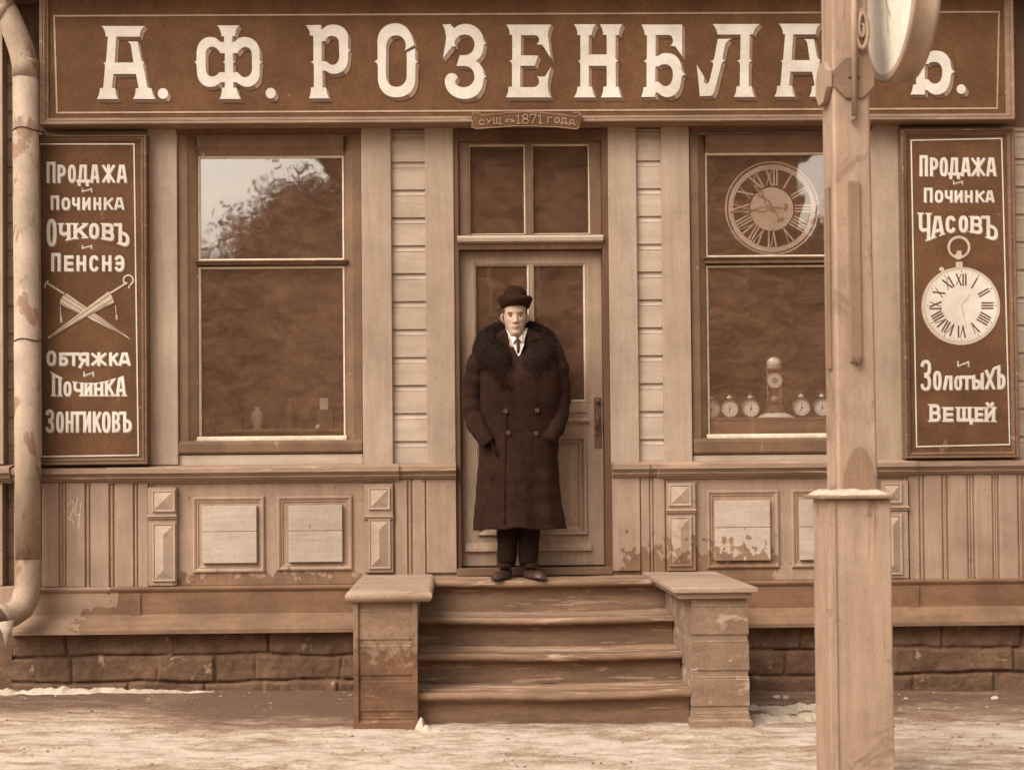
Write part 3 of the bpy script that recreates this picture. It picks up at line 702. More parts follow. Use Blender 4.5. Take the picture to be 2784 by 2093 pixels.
# baseboard, drip board, stone base
zb0, zb1, zb2, zb3 = WZ(650, 1592), WZ(650, 1607), WZ(650, 1667), WZ(650, 1703)
for xa, xb in ((XL, -0.15), (1.0, XR)):
    moulding('baseboard', xa, xb, [(0.02, zb0+0.006), (-0.045, zb0+0.004), (-0.062, zb0-0.008), (-0.060, zb0-0.018), (-0.050, zb1), (-0.050, zb2-0.01), (0.02, zb2-0.01)], 'base')
    moulding('drip_board', xa, xb, [(0.02, zb2+0.01), (-0.052, zb2+0.004), (-0.150, zb3), (-0.152, zb3-0.022), (-0.13, zb3-0.026), (0.02, zb3-0.026)], 'drip')
for x in (375, 2478):
    mb = MB(); mb.box(WX(x, 1630)-0.03, WX(x, 1630)+0.03, -0.058, -0.04, zb2-0.006, zb1-0.004); mb.build('base_block', M['base'], shop, 0.003)
def stones():
    rnd = random.Random(3); zt, zb = zb3-0.02, -0.2
    cuts = [zt+0.02, WZ(400, 1779), WZ(400, 1850), zb-0.1]
    joints = []
    for r in range(3):
        x = XL-0.1; J = []
        while x < 5: x += rnd.choice((0.30, 0.42, 0.50, 0.62))*rnd.uniform(0.8, 1.2); J.append((x, rnd.uniform(-.1, .1), rnd.uniform(0.25, 1.0)))
        joints.append(J)
    nx, nz = 900, 60; rows = []; face = {}
    for j in range(nz+1):
        Z = zb+(zt-zb)*j/nz; row = []
        for i in range(nx+1):
            X = XL+(4.7-XL)*i/nx
            w = [c+noise.noise((X*1.7, k*4.1, 2))*0.020+noise.noise((X*9, k*2.7, 5))*0.007 for k, c in enumerate(cuts)]
            r = 0 if Z > w[1] else (1 if Z > w[2] else 2)
            d = min(abs(Z-w[1])*(1.0+0.6*noise.noise((X*3, 1, 1))), abs(Z-w[2]))/0.008
            dep = 1.0*math.exp(-d*d)
            kx = None
            for q, (xj, tilt, st) in enumerate(joints[r]):
                e = (X-xj-tilt*(Z-0.1)-noise.noise((Z*22, q, r))*0.006)/0.007
                if abs(e) < 3: dep = max(dep, st*math.exp(-e*e))
                if xj < X: kx = q
            off = noise.noise((r*7.1, (kx or 0)*3.7, 0.5))*0.018
            Y = -0.062-off-0.010*r + dep*0.030 - noise.noise((X*6, Z*8, r))*0.012 - noise.noise((X*22, Z*26, 5.5))*0.0055 - noise.noise((X*60, Z*60, 1))*0.0025
            row.append((X, Y, Z))
        rows.append(row)
    mb = MB(); mb.grid(rows)
    mb.box(4.68, XR, -0.06, 0.01, -0.5, zb3-0.001); mb.box(XL+0.01, 4.7, -0.02, 0.01, -0.5, zb3-0.001)
    mb.build('stone_base', M['stone'], shop)
stones()
# main eave above the sign: keeps the top of the sign in soft shade
moulding('cornice', XL-0.1, XR, [(0.02, 4.55), (-0.42, 4.50), (-0.44, 4.40), (-0.36, 4.36), (-0.34, 4.26), (-0.20, 4.20), (0.02, 4.18)], 'frame')
# chalk number on the dado
ck = MB()
for pts in ([(186,1372),(196,1360),(202,1372),(196,1392),(188,1412),(186,1408),(196,1414),(201,1421)], [(212,1350),(206,1378),(203,1396),(212,1400),(219,1398)], [(221,1367),(216,1402),(213,1438)]):
    paint_stroke(ck, pts, 2.6, -0.0385)
ck.build('chalk_number', M['chalk'], shop)
# neighbouring house at the very left edge
nb = thing('neighbouring_house', (-3.3, 0.0, 0.0), 'sliver of a pale neighbouring wooden house past the drainpipe', 'building')
xs = WX(13, 900)
mb = MB(); mb.box(-7.0, xs-0.005, 0.0, 0.2, 0.0, ZT); siding_b = mb.build('wall', M['siding'], nb)
mb = MB(); mb.box(xs-0.16, xs, -0.03, 0.22, WZ(5, 1262), ZT-0.1); mb.build('pilaster', M['pilaster'], nb, 0.004)
mb = MB(); mb.prism(cornice(0, 0, WZ(5, 1276), 0.1), -7.0, XL-0.004, 'x'); mb.build('ledge', M['ledge'], nb)
mb = MB(); mb.box(xs-0.16, xs, -0.05, 0.2, WZ(5, 1590), WZ(5, 1312)); mb.box(-7.0, XL+0.02, -0.08, 0.2, WZ(5, 1660), WZ(5, 1592)); mb.build('dado', M['dado'], nb, 0.004)
mb = MB(); mb.box(-7.0, XL-0.002, -0.06, 0.25, -0.4, WZ(5, 1662)); mb.build('stone_base', M['stone'], nb)
p = [(y+0.06, z) for y, z in siding_profile(0.1, ZT)]
mb = MB(); mb.prism(p, xs-0.05, XL+0.01, 'x', close=False); mb.build('gap_siding', M['siding'], nb)
#@@PART3
# ------------------------------------------------------------------ stairs
def stairs():
    st = thing('front_steps', (0.5, -0.6, 0.0), 'worn wooden flight of four steps with rounded nosings leading up to the shop door', 'steps')
    xa, xb = -0.216, 1.227
    spec = [(0.149, -1.12), (0.317, -0.85), (0.487, -0.58), (0.677, -0.31)]
    prev = -0.15
    for k, (z, y) in enumerate(spec):
        yb = 0.0 if k == 3 else spec[k+1][1]+0.04
        mb = MB(); n = 40; th = 0.045; rows = []
        prof = [(yb, z+0.004), (y+0.02, z)]
        for a in range(90, 271, 20): prof.append((y+0.022+0.024*math.cos(R(a)), z-th/2+th/2*math.sin(R(a))))
        prof += [(y+0.05, z-th-0.004), (y+0.058, z-th-0.02), (y+0.060, prev)]
        for i in range(n+1):
            x = xa+(xb-xa)*i/n; dx = noise.noise((x*3, k*5.1, 0))*0.006 + noise.noise((x*11, k*3.1, 4))*0.003
            sag = -0.010*math.sin(math.pi*i/n)
            rows.append([(x, p+dx*(1 if j > 0 else 0), q+dx*0.8+(sag if j < len(prof)-1 else 0)) for j, (p, q) in enumerate(prof)])
        mb.grid(rows); mb.build('step', M['step'], st)
        prev = z-0.01
    # landing in front of the door between the cheek walls
stairs()
def cheek(x0, x1, cx0, cx1, bull, mat, label, yf=-1.15):
    zg = gz((x0+x1)/2, yf)-0.06; zc = 0.69; th = 0.060
    o = thing('stair_pillar', ((x0+x1)/2, -0.6, 0), label, 'pillar', 'cheek walls beside the steps')
    pit = 0.187; zk = WZ((962+1127)/2 if bull else 1950, 1737 if bull else 1724, yf)
    prof = []
    zz = zk
    while zz < zc-0.03: zz += pit
    levels = []
    while zz > zg: levels.append(zz); zz -= pit
    prof.append((0.0, zc-th+0.005))
    for z in levels:
        for d, q in ((0.0, z+0.0), (-0.006, z-0.001), (-0.005, z-0.030), (-0.001, z-0.042), (-0.0035, z-0.046), (-0.000, z-0.050)):
            if zg+0.06 < q < zc-th: prof.append((d, q))
    prof += [(0.0, zg+0.10), (0.012, zg+0.09), (0.014, zg-0.05)]
    mb = MB(); vs = []; fs = []
    for d, z in prof: vs += [(x0-d, yf-d, z), (x1+d, yf-d, z), (x1+d, 0.0, z), (x0-d, 0.0, z)]
    for k in range(len(prof)-1):
        for j in range(4): fs.append((4*k+4+j, 4*k+4+(j+1) % 4, 4*k+(j+1) % 4, 4*k+j))
    mb.add(vs, fs); mb.build('cheek_wall', M[mat], o)
    t = MB()
    for cxa in (x0-0.008, x1-0.018):
        t.box(cxa, cxa+0.026, yf-0.012, yf+0.010, zg, zc-th)
    if bull: t.build('corner_trim', M[mat], o, 0.002)
    c = MB(); ya, yb = yf-0.055, -0.012
    n = 10
    if bull:
        def sect(i, z): return [(cx0+i, ya+i, z), (cx1-i, ya+i, z), (cx1-i, yb, z), (cx0+i, yb, z)]
        rings = []
        for a in range(-90, 91, 18):
            e = 0.030*(1-math.cos(R(a))); rings.append(sect(e, zc-th/2+th/2*math.sin(R(a))))
        vs = [p for r in rings for p in r]; fs = [(4*k+j, 4*k+(j+1) % 4, 4*k+4+(j+1) % 4, 4*k+4+j) for k in range(len(rings)-1) for j in range(4)]
        fs += [(3,2,1,0), tuple(4*(len(rings)-1)+j for j in range(4))]
        c.add(vs, fs)
    else:
        c.box(cx0, cx1, ya, yb, zc-0.028, zc); c.ring
        c.box(cx0+0.03, cx1-0.03, ya+0.03, yb, zc-th, zc-0.029)
    c.build('cap', M['cap'], o, 0.006)
cheek(-0.537, -0.218, -0.585, -0.130, True, 'pillar_l', 'left stair pillar with rounded cap edge and dark damp stains on its front')
cheek(1.229, 1.530, 1.130, 1.572, False, 'pillar', 'right stair pillar with thin square-edged cap and peeling banded boards')

# snow and crumbs of ice lying along the wall
def snow():
    mb = MB(); rnd = random.Random(11)
    def mound(cx, cy, rx, ry, h, seed):
        rows = []; n = 44
        for j in range(17):
            t = j/16; row = []
            for i in range(n):
                a = 2*math.pi*i/n; k = 1+0.35*noise.noise((math.cos(a)*1.6+seed, math.sin(a)*1.6, seed*1.7))+0.12*noise.noise((math.cos(a)*5+seed, math.sin(a)*5, 2))
                x = cx+rx*t*k*math.cos(a); y = min(cy+ry*t*k*math.sin(a), -0.05)
                z = gz(x, y)+h*(1-t**1.6)*(1+0.6*noise.noise((x*9, y*9, seed)))+0.010*noise.noise((x*34, y*34, seed))*(1-t)+0.005*noise.noise((x*80, y*80, 1))*(1-t)-0.008*(t > 0.9)
                row.append((x, y, z))
            rows.append(row)
        mb.grid(rows, closed=True)
    n = 260; rows = [[] for _ in range(9)]
    for i in range(n+1):                          # ragged strip along the foot of the wall
        X = WX(-40, 1870, -0.17)+(WX(640, 1870, -0.17)-WX(-40, 1870, -0.17))*i/n; u = i/n
        w = max(0.004, (0.06+0.05*noise.noise((X*3, 1, 1))+0.022*noise.noise((X*13, 2, 1)))*(1-u**4)*(1.25-0.5*u))
        hh = max(0.003, (0.026+0.028*noise.noise((X*4, 5, 1))+0.018*noise.noise((X*17, 3, 2)))*(1-u**3))
        yc = -0.155-0.03*noise.noise((X*2.2, 9, 4))
        for j in range(9):
            t = j/8*2-1; y = yc-w*t*(1.0 if t > 0 else 0.8)
            rows[j].append((X, y, gz(X, y)-0.004+hh*max(0, 1-abs(t)**1.7)*(1+0.35*noise.noise((X*30, y*30, 1)))))
    mb.grid(rows)
    for px, yy in ((2062,-0.95),(2110,-0.7),(2160,-0.6),(2060,-0.6),(2195,-0.85),(2215,-0.65),(2120,-0.9),(2045,-1.0)):
        X = W(px, 1900, yy)[0]; mound(X+0.02, yy, rnd.uniform(0.07,0.17), rnd.uniform(0.05,0.12), 0.028*rnd.uniform(0.5,1.2), px*0.21)
    mound(-0.195, -1.17, 0.03, 0.045, 0.060, 4.0); mound(-0.165, -1.21, 0.045, 0.03, 0.032, 6.0); mound(-0.12, -1.22, 0.05, 0.025, 0.016, 9.0); mound(-0.19, -0.98, 0.02, 0.02, 0.04, 7.0)
    o = mb.build('snow', M['snow']); o['kind'] = 'stuff'; o['label'] = 'dirty old snow lying along the foot of the wall and by the stair pillars'; o['category'] = 'snow'
snow()
def grit():
    mb = MB(); rnd = random.Random(21); O = [(1,0,0),(-1,0,0),(0,1,0),(0,-1,0),(0,0,1),(0,0,-0.6)]; F = [(0,2,4),(2,1,4),(1,3,4),(3,0,4),(2,0,5),(1,2,5),(3,1,5),(0,3,5)]
    for i in range(3200):
        x = rnd.uniform(-3.4, 4.2); y = -0.10-3.3*rnd.random()**1.5; r = 0.002+0.009*rnd.random()**5
        if -0.6 < x < 1.6 and y > -1.2: continue
        a = rnd.uniform(0, 6.28); ca, sa = math.cos(a), math.sin(a); z = gz(x, y)
        v = []
        for ox, oy, oz in O:
            q = r*rnd.uniform(0.6, 1.3); X, Yy = ox*q*1.3, oy*q; v.append((x+X*ca-Yy*sa, y+X*sa+Yy*ca, z+r*0.25+oz*q*0.7))
        mb.add(v, F, False, 0 if rnd.random() < 0.62 else 1)
    o = mb.build('grit', [M['grit'], M['snow']]); settag(o, 'small stones, frozen clods and ice crumbs strewn over the path', 'grit', None, 'stuff')
grit()
def lump(px, py, r, label):
    X = WX(px, py, -0.35); mb = MB(); rows = []
    for j in range(8):
        a = math.pi*j/7; rows.append([(X+r*math.sin(a)*math.cos(b)*(1+0.4*noise.noise((math.cos(b), a, px))), -0.35+0.8*r*math.sin(a)*math.sin(b), gz(X, -0.35)+r*0.5*(1-math.cos(a))*(1+0.3*noise.noise((b, a, px*.1)))-0.004) for b in [2*math.pi*i/12 for i in range(12)]])
    mb.grid(rows, closed=True, smooth=False)
    mb.build('ice_lump', M['snow'], None, 0, (label, 'ice lump', 'ice lumps by the wall'))
lump(2110, 1880, 0.026, 'largest pale ice lump on the ground beside the post, near the right stair pillar')
lump(2135, 1872, 0.020, 'small pale ice lump touching the larger one left of the post')
lump(2704, 1860, 0.026, 'pale ice lump alone at the far right foot of the stone base')
lump(2462, 1858, 0.015, 'tiny pale ice lump just right of the wooden post')

# ------------------------------------------------------------------ drainpipe
def pipe():
    Y = -0.175; o = thing('drainpipe', (WX(72, 900, Y), Y, 0), 'pale peeling drainpipe running down the left edge with a flared shoe at its foot', 'drainpipe')
    cx = lambda y: WX(69+(y-200)*0.0062, y, Y); r = 0.0755*0.98
    zj = [WZ(70, y, Y) for y in (170, 355, 530, 925, 1130, 1535)]
    mb = MB()
    pts = [WX(69, y, Y) for y in (160,)]
    ys = [165, 352, 353, 527, 528, 922, 923, 1128, 1129, 1532]
    rr = [r, r*0.985, r*1.02, r, r*1.02, r*0.985, r*1.02, r, r*1.02, r]
    mb.tube([(cx(y), Y, WZ(70, y, Y)) for y in ys], rr, 28)
    mb.build('pipe', M['pipe'], o)
    e = MB(); e.tube([(WX(-140, -200, Y), Y, WZ(-140, -200, Y)), (WX(20, 40, Y), Y, WZ(20, 40, Y)), (WX(44, 96, Y), Y, WZ(44, 96, Y)), (WX(60, 140, Y), Y, WZ(60, 140, Y)), (cx(180), Y, WZ(70, 180, Y)), (cx(214), Y, WZ(70, 214, Y))],
           [r*0.98, r*0.98, r*1.0, r*1.02, r*1.03, r*1.03], 28)
    e.tube([(WX(-2, 30, Y), Y-0.002, WZ(-2, 30, Y)), (WX(22, 44, Y), Y-0.002, WZ(22, 44, Y))], r*1.07, 28)
    e.build('elbow', M['pipe'], o)
    b = MB()
    for y in (356, 926):
        b = MB(); z = WZ(70, y, Y); x = cx(y)
        b.tube([(x+r*1.05*math.cos(a), Y+r*1.05*math.sin(a), z+0.006*math.sin(3*a)) for a in [2*math.pi*i/24 for i in range(25)]], 0.004, 6)
        b.tube([(x+r, Y, z), (x+r+0.01, Y+0.08, z), (x+r+0.01, Y+0.18, z)], 0.005, 6)
        b.build('wire_bracket', M['iron'], o)
    s = MB(); P = [(cx(1520), Y, WZ(70,1520,Y)), (cx(1580), Y, WZ(70,1580,Y)), (WX(72,1622,Y), Y-0.012, WZ(72,1622,Y)), (WX(62,1650,Y), Y-0.05, WZ(62,1650,Y)), (WX(44,1664,Y), Y-0.10, WZ(44,1664,Y)), (WX(24,1672,Y), Y-0.16, WZ(22,1675,Y))]
    s.tube(P, [r*1.03, r*1.04, r*1.06, r*1.08, r*1.06, r*1.02], 28, caps=False)
    s.tube([P[-1], P[-2], P[-3], P[-4]], [r*0.97, r*1.0, r*1.0, r*0.9], 28, mi=1)
    s.build('shoe', [M['pipe'], M['pipe_dark']], o)
    ic = MB(); x, z = WX(15, 1700, Y-0.2), WZ(15, 1712, Y-0.2)
    ic.tube([(x, Y-0.2, z+0.05), (x+0.01, Y-0.2, z-0.02), (x+0.005, Y-0.2, z-0.10)], [0.05, 0.025, 0.004], 10)
    ic.build('icicle', M['snow'], o)
pipe()

# ------------------------------------------------------------------ main sign
def map_loops(d, ox, oy, k): return [[(ox+x/k, oy+y/k) for x, y in lp] for lp in parse(d)]
K1, K4 = 2.765, 2.8214
A_ = 'M 762 198 L 1088 198 Q 1050 225 1050 278 L 875 278 L 862 472 L 1003 472 L 985 350 Q 982 325 957 314 L 1035 314 L 1060 445 Q 1068 470 1092 471 Q 1075 476 1076 492 L 1108 662 L 1138 666 Q 1145 718 1170 746 L 1000 746 Q 1020 715 1020 668 L 1042 662 L 1022 558 L 852 558 L 842 662 L 868 667 Q 868 715 888 746 L 728 746 Q 750 715 750 667 L 776 662 L 790 500 Q 790 480 775 475 Q 795 476 797 460 L 812 278 L 795 276 Q 793 225 762 198 Z'
B_ = 'M 950 187 L 1257 187 L 1257 425 L 1205 350 L 1165 347 C 1190 335 1195 300 1178 275 C 1168 265 1155 265 1140 265 L 1057 265 L 1057 425 L 1080 423 C 1095 405 1115 400 1140 401 C 1215 402 1250 455 1252 520 Q 1260 555 1287 562 Q 1252 566 1250 590 C 1250 680 1205 732 1145 732 C 1110 732 1090 712 1075 698 L 1057 698 L 1053 731 L 947 731 Q 965 700 967 658 L 990 655 L 990 490 Q 987 465 965 460 Q 990 458 992 435 L 992 267 L 975 265 Q 972 220 950 187 Z M 1055 502 L 1080 502 C 1095 488 1115 484 1130 485 C 1170 487 1187 520 1187 560 C 1187 620 1165 650 1130 650 C 1105 650 1090 625 1078 617 L 1055 617 Z'
YER = 'M 880 187 L 1057 187 L 1057 425 L 1080 423 C 1095 405 1115 400 1140 401 C 1215 402 1250 455 1252 520 Q 1260 555 1287 562 Q 1252 566 1250 590 C 1250 680 1205 732 1145 732 C 1110 732 1090 712 1075 698 L 1057 698 L 1053 731 L 947 731 Q 965 700 967 658 L 990 655 L 990 267 L 925 267 Q 905 290 900 340 L 880 340 Z M 1055 502 L 1080 502 C 1095 488 1115 484 1130 485 C 1170 487 1187 520 1187 560 C 1187 620 1165 650 1130 650 C 1105 650 1090 625 1078 617 L 1055 617 Z'
PHI = 'M 1632 193 L 1797 193 Q 1768 225 1768 275 L 1745 275 L 1745 318 L 1765 318 C 1785 290 1805 280 1840 280 C 1915 282 1952 340 1952 400 L 1952 450 Q 1955 468 1978 470 Q 1953 474 1953 495 L 1952 560 C 1950 620 1900 655 1860 655 C 1820 655 1795 630 1780 621 L 1753 620 L 1753 662 L 1778 664 Q 1786 712 1810 746 L 1650 746 Q 1668 712 1668 662 L 1690 660 L 1690 620 L 1655 621 C 1635 645 1610 655 1580 655 C 1510 655 1480 590 1480 540 L 1478 492 Q 1475 472 1457 468 Q 1478 466 1478 448 L 1478 400 C 1480 320 1530 279 1580 280 C 1620 280 1640 300 1655 318 L 1685 318 L 1685 275 L 1665 275 Q 1662 225 1632 193 Z M 1690 402 L 1655 402 C 1640 370 1615 352 1590 353 C 1560 355 1545 385 1545 410 L 1547 530 C 1550 560 1575 580 1600 578 C 1625 577 1640 555 1650 545 L 1690 545 L 1690 478 L 1675 468 L 1690 460 Z M 1750 402 L 1785 402 C 1800 370 1825 355 1845 355 C 1880 357 1892 385 1893 410 L 1895 520 C 1895 555 1870 583 1840 583 C 1815 583 1800 560 1785 545 L 1752 545 L 1752 476 L 1768 467 L 1750 460 Z'
ER = 'M 362 192 L 478 190 L 478 222 L 492 222 C 510 195 540 186 575 187 C 650 190 682 240 682 290 L 682 355 Q 685 378 705 381 Q 682 383 682 405 L 682 440 C 682 510 640 556 580 557 C 540 557 525 540 512 533 L 487 533 L 490 660 L 517 662 Q 520 710 540 741 L 386 741 Q 402 710 402 660 L 424 658 L 424 500 Q 422 472 398 468 Q 420 466 420 450 L 420 270 L 395 270 Q 392 220 362 192 Z M 482 312 L 510 312 C 515 285 535 272 560 272 C 600 274 612 300 612 330 L 615 420 C 615 460 595 490 565 490 C 540 490 525 465 512 463 L 482 463 Z'
O_ = 'M 1040 177 C 1115 177 1165 245 1178 343 L 1102 384 C 1118 370 1118 340 1113 325 C 1105 290 1075 268 1045 268 C 1000 268 972 295 968 350 L 965 560 C 967 610 990 655 1045 655 C 1090 655 1122 620 1122 570 L 1122 398 L 1186 366 L 1186 440 Q 1188 464 1208 467 Q 1187 469 1187 490 L 1187 590 C 1187 680 1130 733 1045 733 C 960 733 908 680 905 590 L 905 500 Q 900 468 873 463 Q 902 460 903 440 L 902 310 C 905 230 960 177 1040 177 Z'
ZE = 'M 1390 187 L 1448 183 L 1480 215 C 1500 195 1530 180 1570 182 C 1640 185 1690 235 1698 300 Q 1705 324 1728 327 Q 1702 330 1700 345 C 1700 400 1670 445 1640 462 C 1675 475 1698 520 1700 550 Q 1705 575 1724 579 Q 1700 582 1698 600 C 1695 690 1640 745 1560 745 C 1470 745 1415 690 1408 620 C 1405 580 1430 552 1460 552 C 1490 553 1508 575 1502 592 C 1490 598 1485 610 1487 625 C 1495 650 1530 660 1555 658 C 1610 655 1632 610 1632 580 C 1630 530 1600 500 1555 498 L 1497 498 L 1520 418 L 1560 417 C 1600 415 1632 380 1632 340 C 1632 295 1605 263 1560 262 C 1520 262 1495 285 1482 310 C 1478 330 1490 345 1488 352 L 1462 352 L 1393 440 C 1400 400 1420 300 1418 280 C 1412 240 1408 215 1390 187 Z'
E_ = 'M -65 187 L 274 187 Q 248 220 248 280 L 270 440 L 205 338 L 162 336 C 180 325 188 300 178 285 C 172 270 160 267 140 267 L 45 267 L 45 418 L 175 420 L 148 496 L 40 497 L 40 657 L 130 657 C 165 657 185 640 180 605 C 178 590 172 580 165 578 L 225 577 L 272 503 C 255 560 245 620 248 660 Q 253 710 274 734 L -70 734 Q -48 705 -48 655 L -22 655 L -22 490 Q -25 463 -47 460 Q -20 458 -20 440 L -20 265 L -38 265 Q -40 220 -65 187 Z'
EN = 'M 442 185 L 609 185 Q 580 215 578 265 L 555 268 L 555 412 L 690 412 L 690 265 L 662 265 Q 662 220 638 185 L 807 185 Q 782 215 782 265 L 757 268 L 755 435 Q 760 457 780 460 Q 757 463 757 482 L 757 652 L 780 655 Q 783 705 802 734 L 646 734 Q 665 700 665 655 L 690 652 L 690 497 L 555 497 L 557 652 L 580 655 Q 583 705 604 734 L 443 734 Q 468 700 470 655 L 492 652 L 492 490 Q 490 466 470 462 Q 492 460 492 440 L 492 267 L 470 265 Q 470 215 442 185 Z'
EL1 = 'M 1486 183 L 1838 183 Q 1795 215 1790 260 L 1765 262 L 1762 430 Q 1765 457 1787 460 Q 1760 463 1758 484 L 1757 650 L 1782 653 Q 1785 700 1802 731 L 1645 731 Q 1665 700 1665 652 L 1690 650 L 1692 490 Q 1690 463 1665 460 Q 1692 458 1693 440 L 1697 262 L 1522 262 Q 1516 218 1486 183 Z'
EL2 = 'M 1525 295 L 1632 293 Q 1590 305 1580 340 L 1560 440 Q 1562 457 1582 460 Q 1555 465 1552 484 L 1505 670 Q 1495 710 1475 722 L 1390 725 Q 1375 560 1365 487 L 1423 582 Q 1415 615 1430 630 Q 1455 637 1465 600 L 1490 490 Q 1490 468 1468 462 Q 1496 458 1498 440 Z'
TE = 'M 2268 64 L 2412 64 Q 2406 90 2406 118 L 2392 118 Q 2386 96 2368 96 L 2354 96 L 2354 232 L 2364 234 Q 2366 250 2374 261 L 2308 261 Q 2316 250 2317 234 L 2327 232 L 2327 96 L 2312 96 Q 2294 96 2288 118 L 2274 118 Q 2274 90 2268 64 Z'
def main_sign():
    Yb = -0.125
    Xl, Xr = WX(112, 200, Yb), WX(2752, 200, Yb)
    Zb, Zt = WZ(1400, 334, Yb-0.03), WZ(1400, -70, Yb)
    o = thing('shop_name_sign', ((Xl+Xr)/2, Yb, Zb), 'wide dark brown shop name board with large cream block-shaded letters above the windows', 'sign')
    b = MB(); b.box(Xl+0.01, Xr-0.01, Yb, -0.02, Zb+0.01, Zt-0.01); b.build('sign_board', M['sign'], o)
    f = MB(); f.ring(Xl, Xr, Zb, Zt, [(0, -0.02), (0, Yb-0.034), (0.006, Yb-0.040), (0.016, Yb-0.036), (0.020, Yb-0.030), (0.028, Yb-0.032), (0.034, Yb-0.022), (0.040, Yb-0.014), (0.046, Yb-0.012), (0.046, Yb+0.004)], False)
    f.build('frame', M['main_frame'], o)
    Yp = Yb-0.003
    loops = [(map_loops(A_, 0, 0, K1)), [circle(1225/K1, 705/K1, 14, 14.5, 24)], map_loops(PHI, 0, 0, K1), [circle(2035/K1, 702/K1, 14, 14.5, 24)],
             map_loops(ER, 700, 0, K1), map_loops(O_, 700, 0, K1), map_loops(ZE, 700, 0, K1), map_loops(E_, 1400, 0, K1), map_loops(EN, 1400, 0, K1),
             map_loops(B_, 1400, 0, K1), map_loops(EL1, 1400, 0, K1), map_loops(EL2, 1400, 0, K1)]
    a2 = [[((x-275.6)*0.968+2117, y-6.3) for x, y in lp] for lp in loops[0]]
    loops.append(a2); loops.append([[(x-18, y) for x, y in lp] for lp in parse(TE)])
    loops.append([[(x+732.5, y-6.7) for x, y in lp] for lp in map_loops(YER, 1400, 0, K1)])
    loops.append([circle(2613.5, 243, 12.5, 13, 24)])
    def fn(x, y):
        a, c = W(x, y, Yp-0.003); return (a, Yp-0.003, c)
    dx, dy = 8.0, 10.5; i = 0
    for L in loops:
        face = MB(); face.flat([L], fn); fo = face.build('letter', M['letter'], o)
        sh = MB()
        for n, lp in enumerate(L):
            sg = 1 if (area(lp) > 0) == (n == 0) else -1
            for q in range(len(lp)):
                p0, p1 = lp[q-1], lp[q]; ex, ey = p1[0]-p0[0], p1[1]-p0[1]
                ln = math.hypot(ex, ey)
                if ln < 0.05: continue
                nx, ny = ey/ln*sg, -ex/ln*sg
                if nx*dx+ny*dy <= 0.3: continue
                i += 1; y = Yp-0.0001-(i % 60)*2.5e-5
                vs = []
                for (u, v) in (p0, p1, (p1[0]+dx, p1[1]+dy), (p0[0]+dx, p0[1]+dy)):
                    a, c = W(u, v, Yp); vs.append((a, y, c))
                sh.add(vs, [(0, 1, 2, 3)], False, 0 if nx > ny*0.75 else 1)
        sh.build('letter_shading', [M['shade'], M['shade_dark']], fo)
    ln = MB()
    c = [(147, 44), (2716, 33), (2711, 295), (155, 307)]
    paint_stroke(ln, c, 4.5, Yp, True)
    ln.build('border_line', M['line'], o)
    return Yb
main_sign()
def ribbon_sign():
    Y = -0.185; o = thing('date_ribbon', (WX(1430, 330, Y), Y, WZ(1430, 352, Y)), 'small dark ribbon-shaped plaque with faded founding-year lettering over the door', 'sign')
    up = [(1281, 310), (1295, 306), (1312, 312), (1340, 309), (1380, 305), (1430, 303), (1480, 305), (1530, 310), (1560, 315), (1582, 310)]
    lo = [(1583, 318), (1574, 350), (1568, 353), (1520, 348), (1460, 345), (1400, 345), (1340, 349), (1295, 352), (1283, 346), (1284, 330)]
    mb = MB(); pts = [W(x, y, Y) for x, y in up+lo]
    tri = tessellate_polygon([[Vector((a, b, 0)) for a, b in pts]]); n = len(pts)
    mb.add([(a, Y, b) for a, b in pts]+[(a, Y+0.02, b) for a, b in pts], [t for t in tri]+[(i, (i+1) % n, n+(i+1) % n, n+i) for i in range(n)])
    mb.build('plaque', M['sign'], o)
    ed = MB(); paint_stroke(ed, [(1284, 330), (1283, 346), (1295, 350), (1340, 347), (1400, 343), (1460, 343), (1520, 346), (1568, 351), (1574, 346)], 2.0, Y-0.002)
    paint_stroke(ed, [(1284, 313), (1286, 306), (1300, 308), (1312, 314), (1340, 311), (1380, 307), (1430, 305), (1480, 307), (1530, 312), (1565, 318), (1580, 312), (1572, 305), (1558, 307)], 2.0, Y-0.002)
    ed.build('edge_line', M['ribbon_ink'], o)
    k = 0.4069; f = MB()
    its = [('С',742,780,62,100),('У',790,830,55,95),('Щ',838,892,50,93),('.',900,910,84,94),('с',918,945,60,82),('ъ',950,982,58,82),('1',990,1024,25,92),('8',1030,1076,25,92),('7',1082,1128,25,92),('1',1135,1170,25,92),('Г',1200,1234,45,86),('О',1245,1282,48,88),('Д',1290,1332,50,90),('А',1342,1386,60,102)]
    write(f, None, its, (1000, 300), k, 8, Y-0.002, True); f.build('lettering', M['ribbon_ink'], o)
ribbon_sign()

# ------------------------------------------------------------------ side signs
def side_sign(name_label, corners, line, words, extra):
    Y = -0.075
    x0, x1, y0, y1 = corners
    a, b, c, d = rect(x0, x1, y0, y1, Y)
    o = thing('trade_sign', ((a+b)/2, Y, c), name_label, 'sign', 'tall painted trade signs either side of the windows')
    mb = MB(); mb.box(a+0.01, b-0.01, Y, -0.005, c+0.01, d-0.01); mb.build('sign_board', M['sign2'], o)
    f = MB(); f.ring(a, b, c, d, [(0, 0.0), (0, Y-0.020), (0.006, Y-0.028), (0.014, Y-0.026), (0.018, Y-0.016), (0.026, Y-0.020), (0.034, Y-0.010), (0.040, Y-0.006), (0.040, Y+0.004)], False)
    f.build('frame', M['sign_frame'], o)
    ln = MB(); paint_stroke(ln, line, 3.6, Y-0.003, True); ln.build('border_line', M['letter'], o)
    for items, og, k, t, slab in words:
        fc, sh = MB(), MB(); write(fc, sh, items, og, k, t, Y-0.002, slab)
        wo = fc.build('word', M['letter'], o); sh.build('letter_shading', M['shade'], wo)
    extra(o, Y-0.003)
    return o
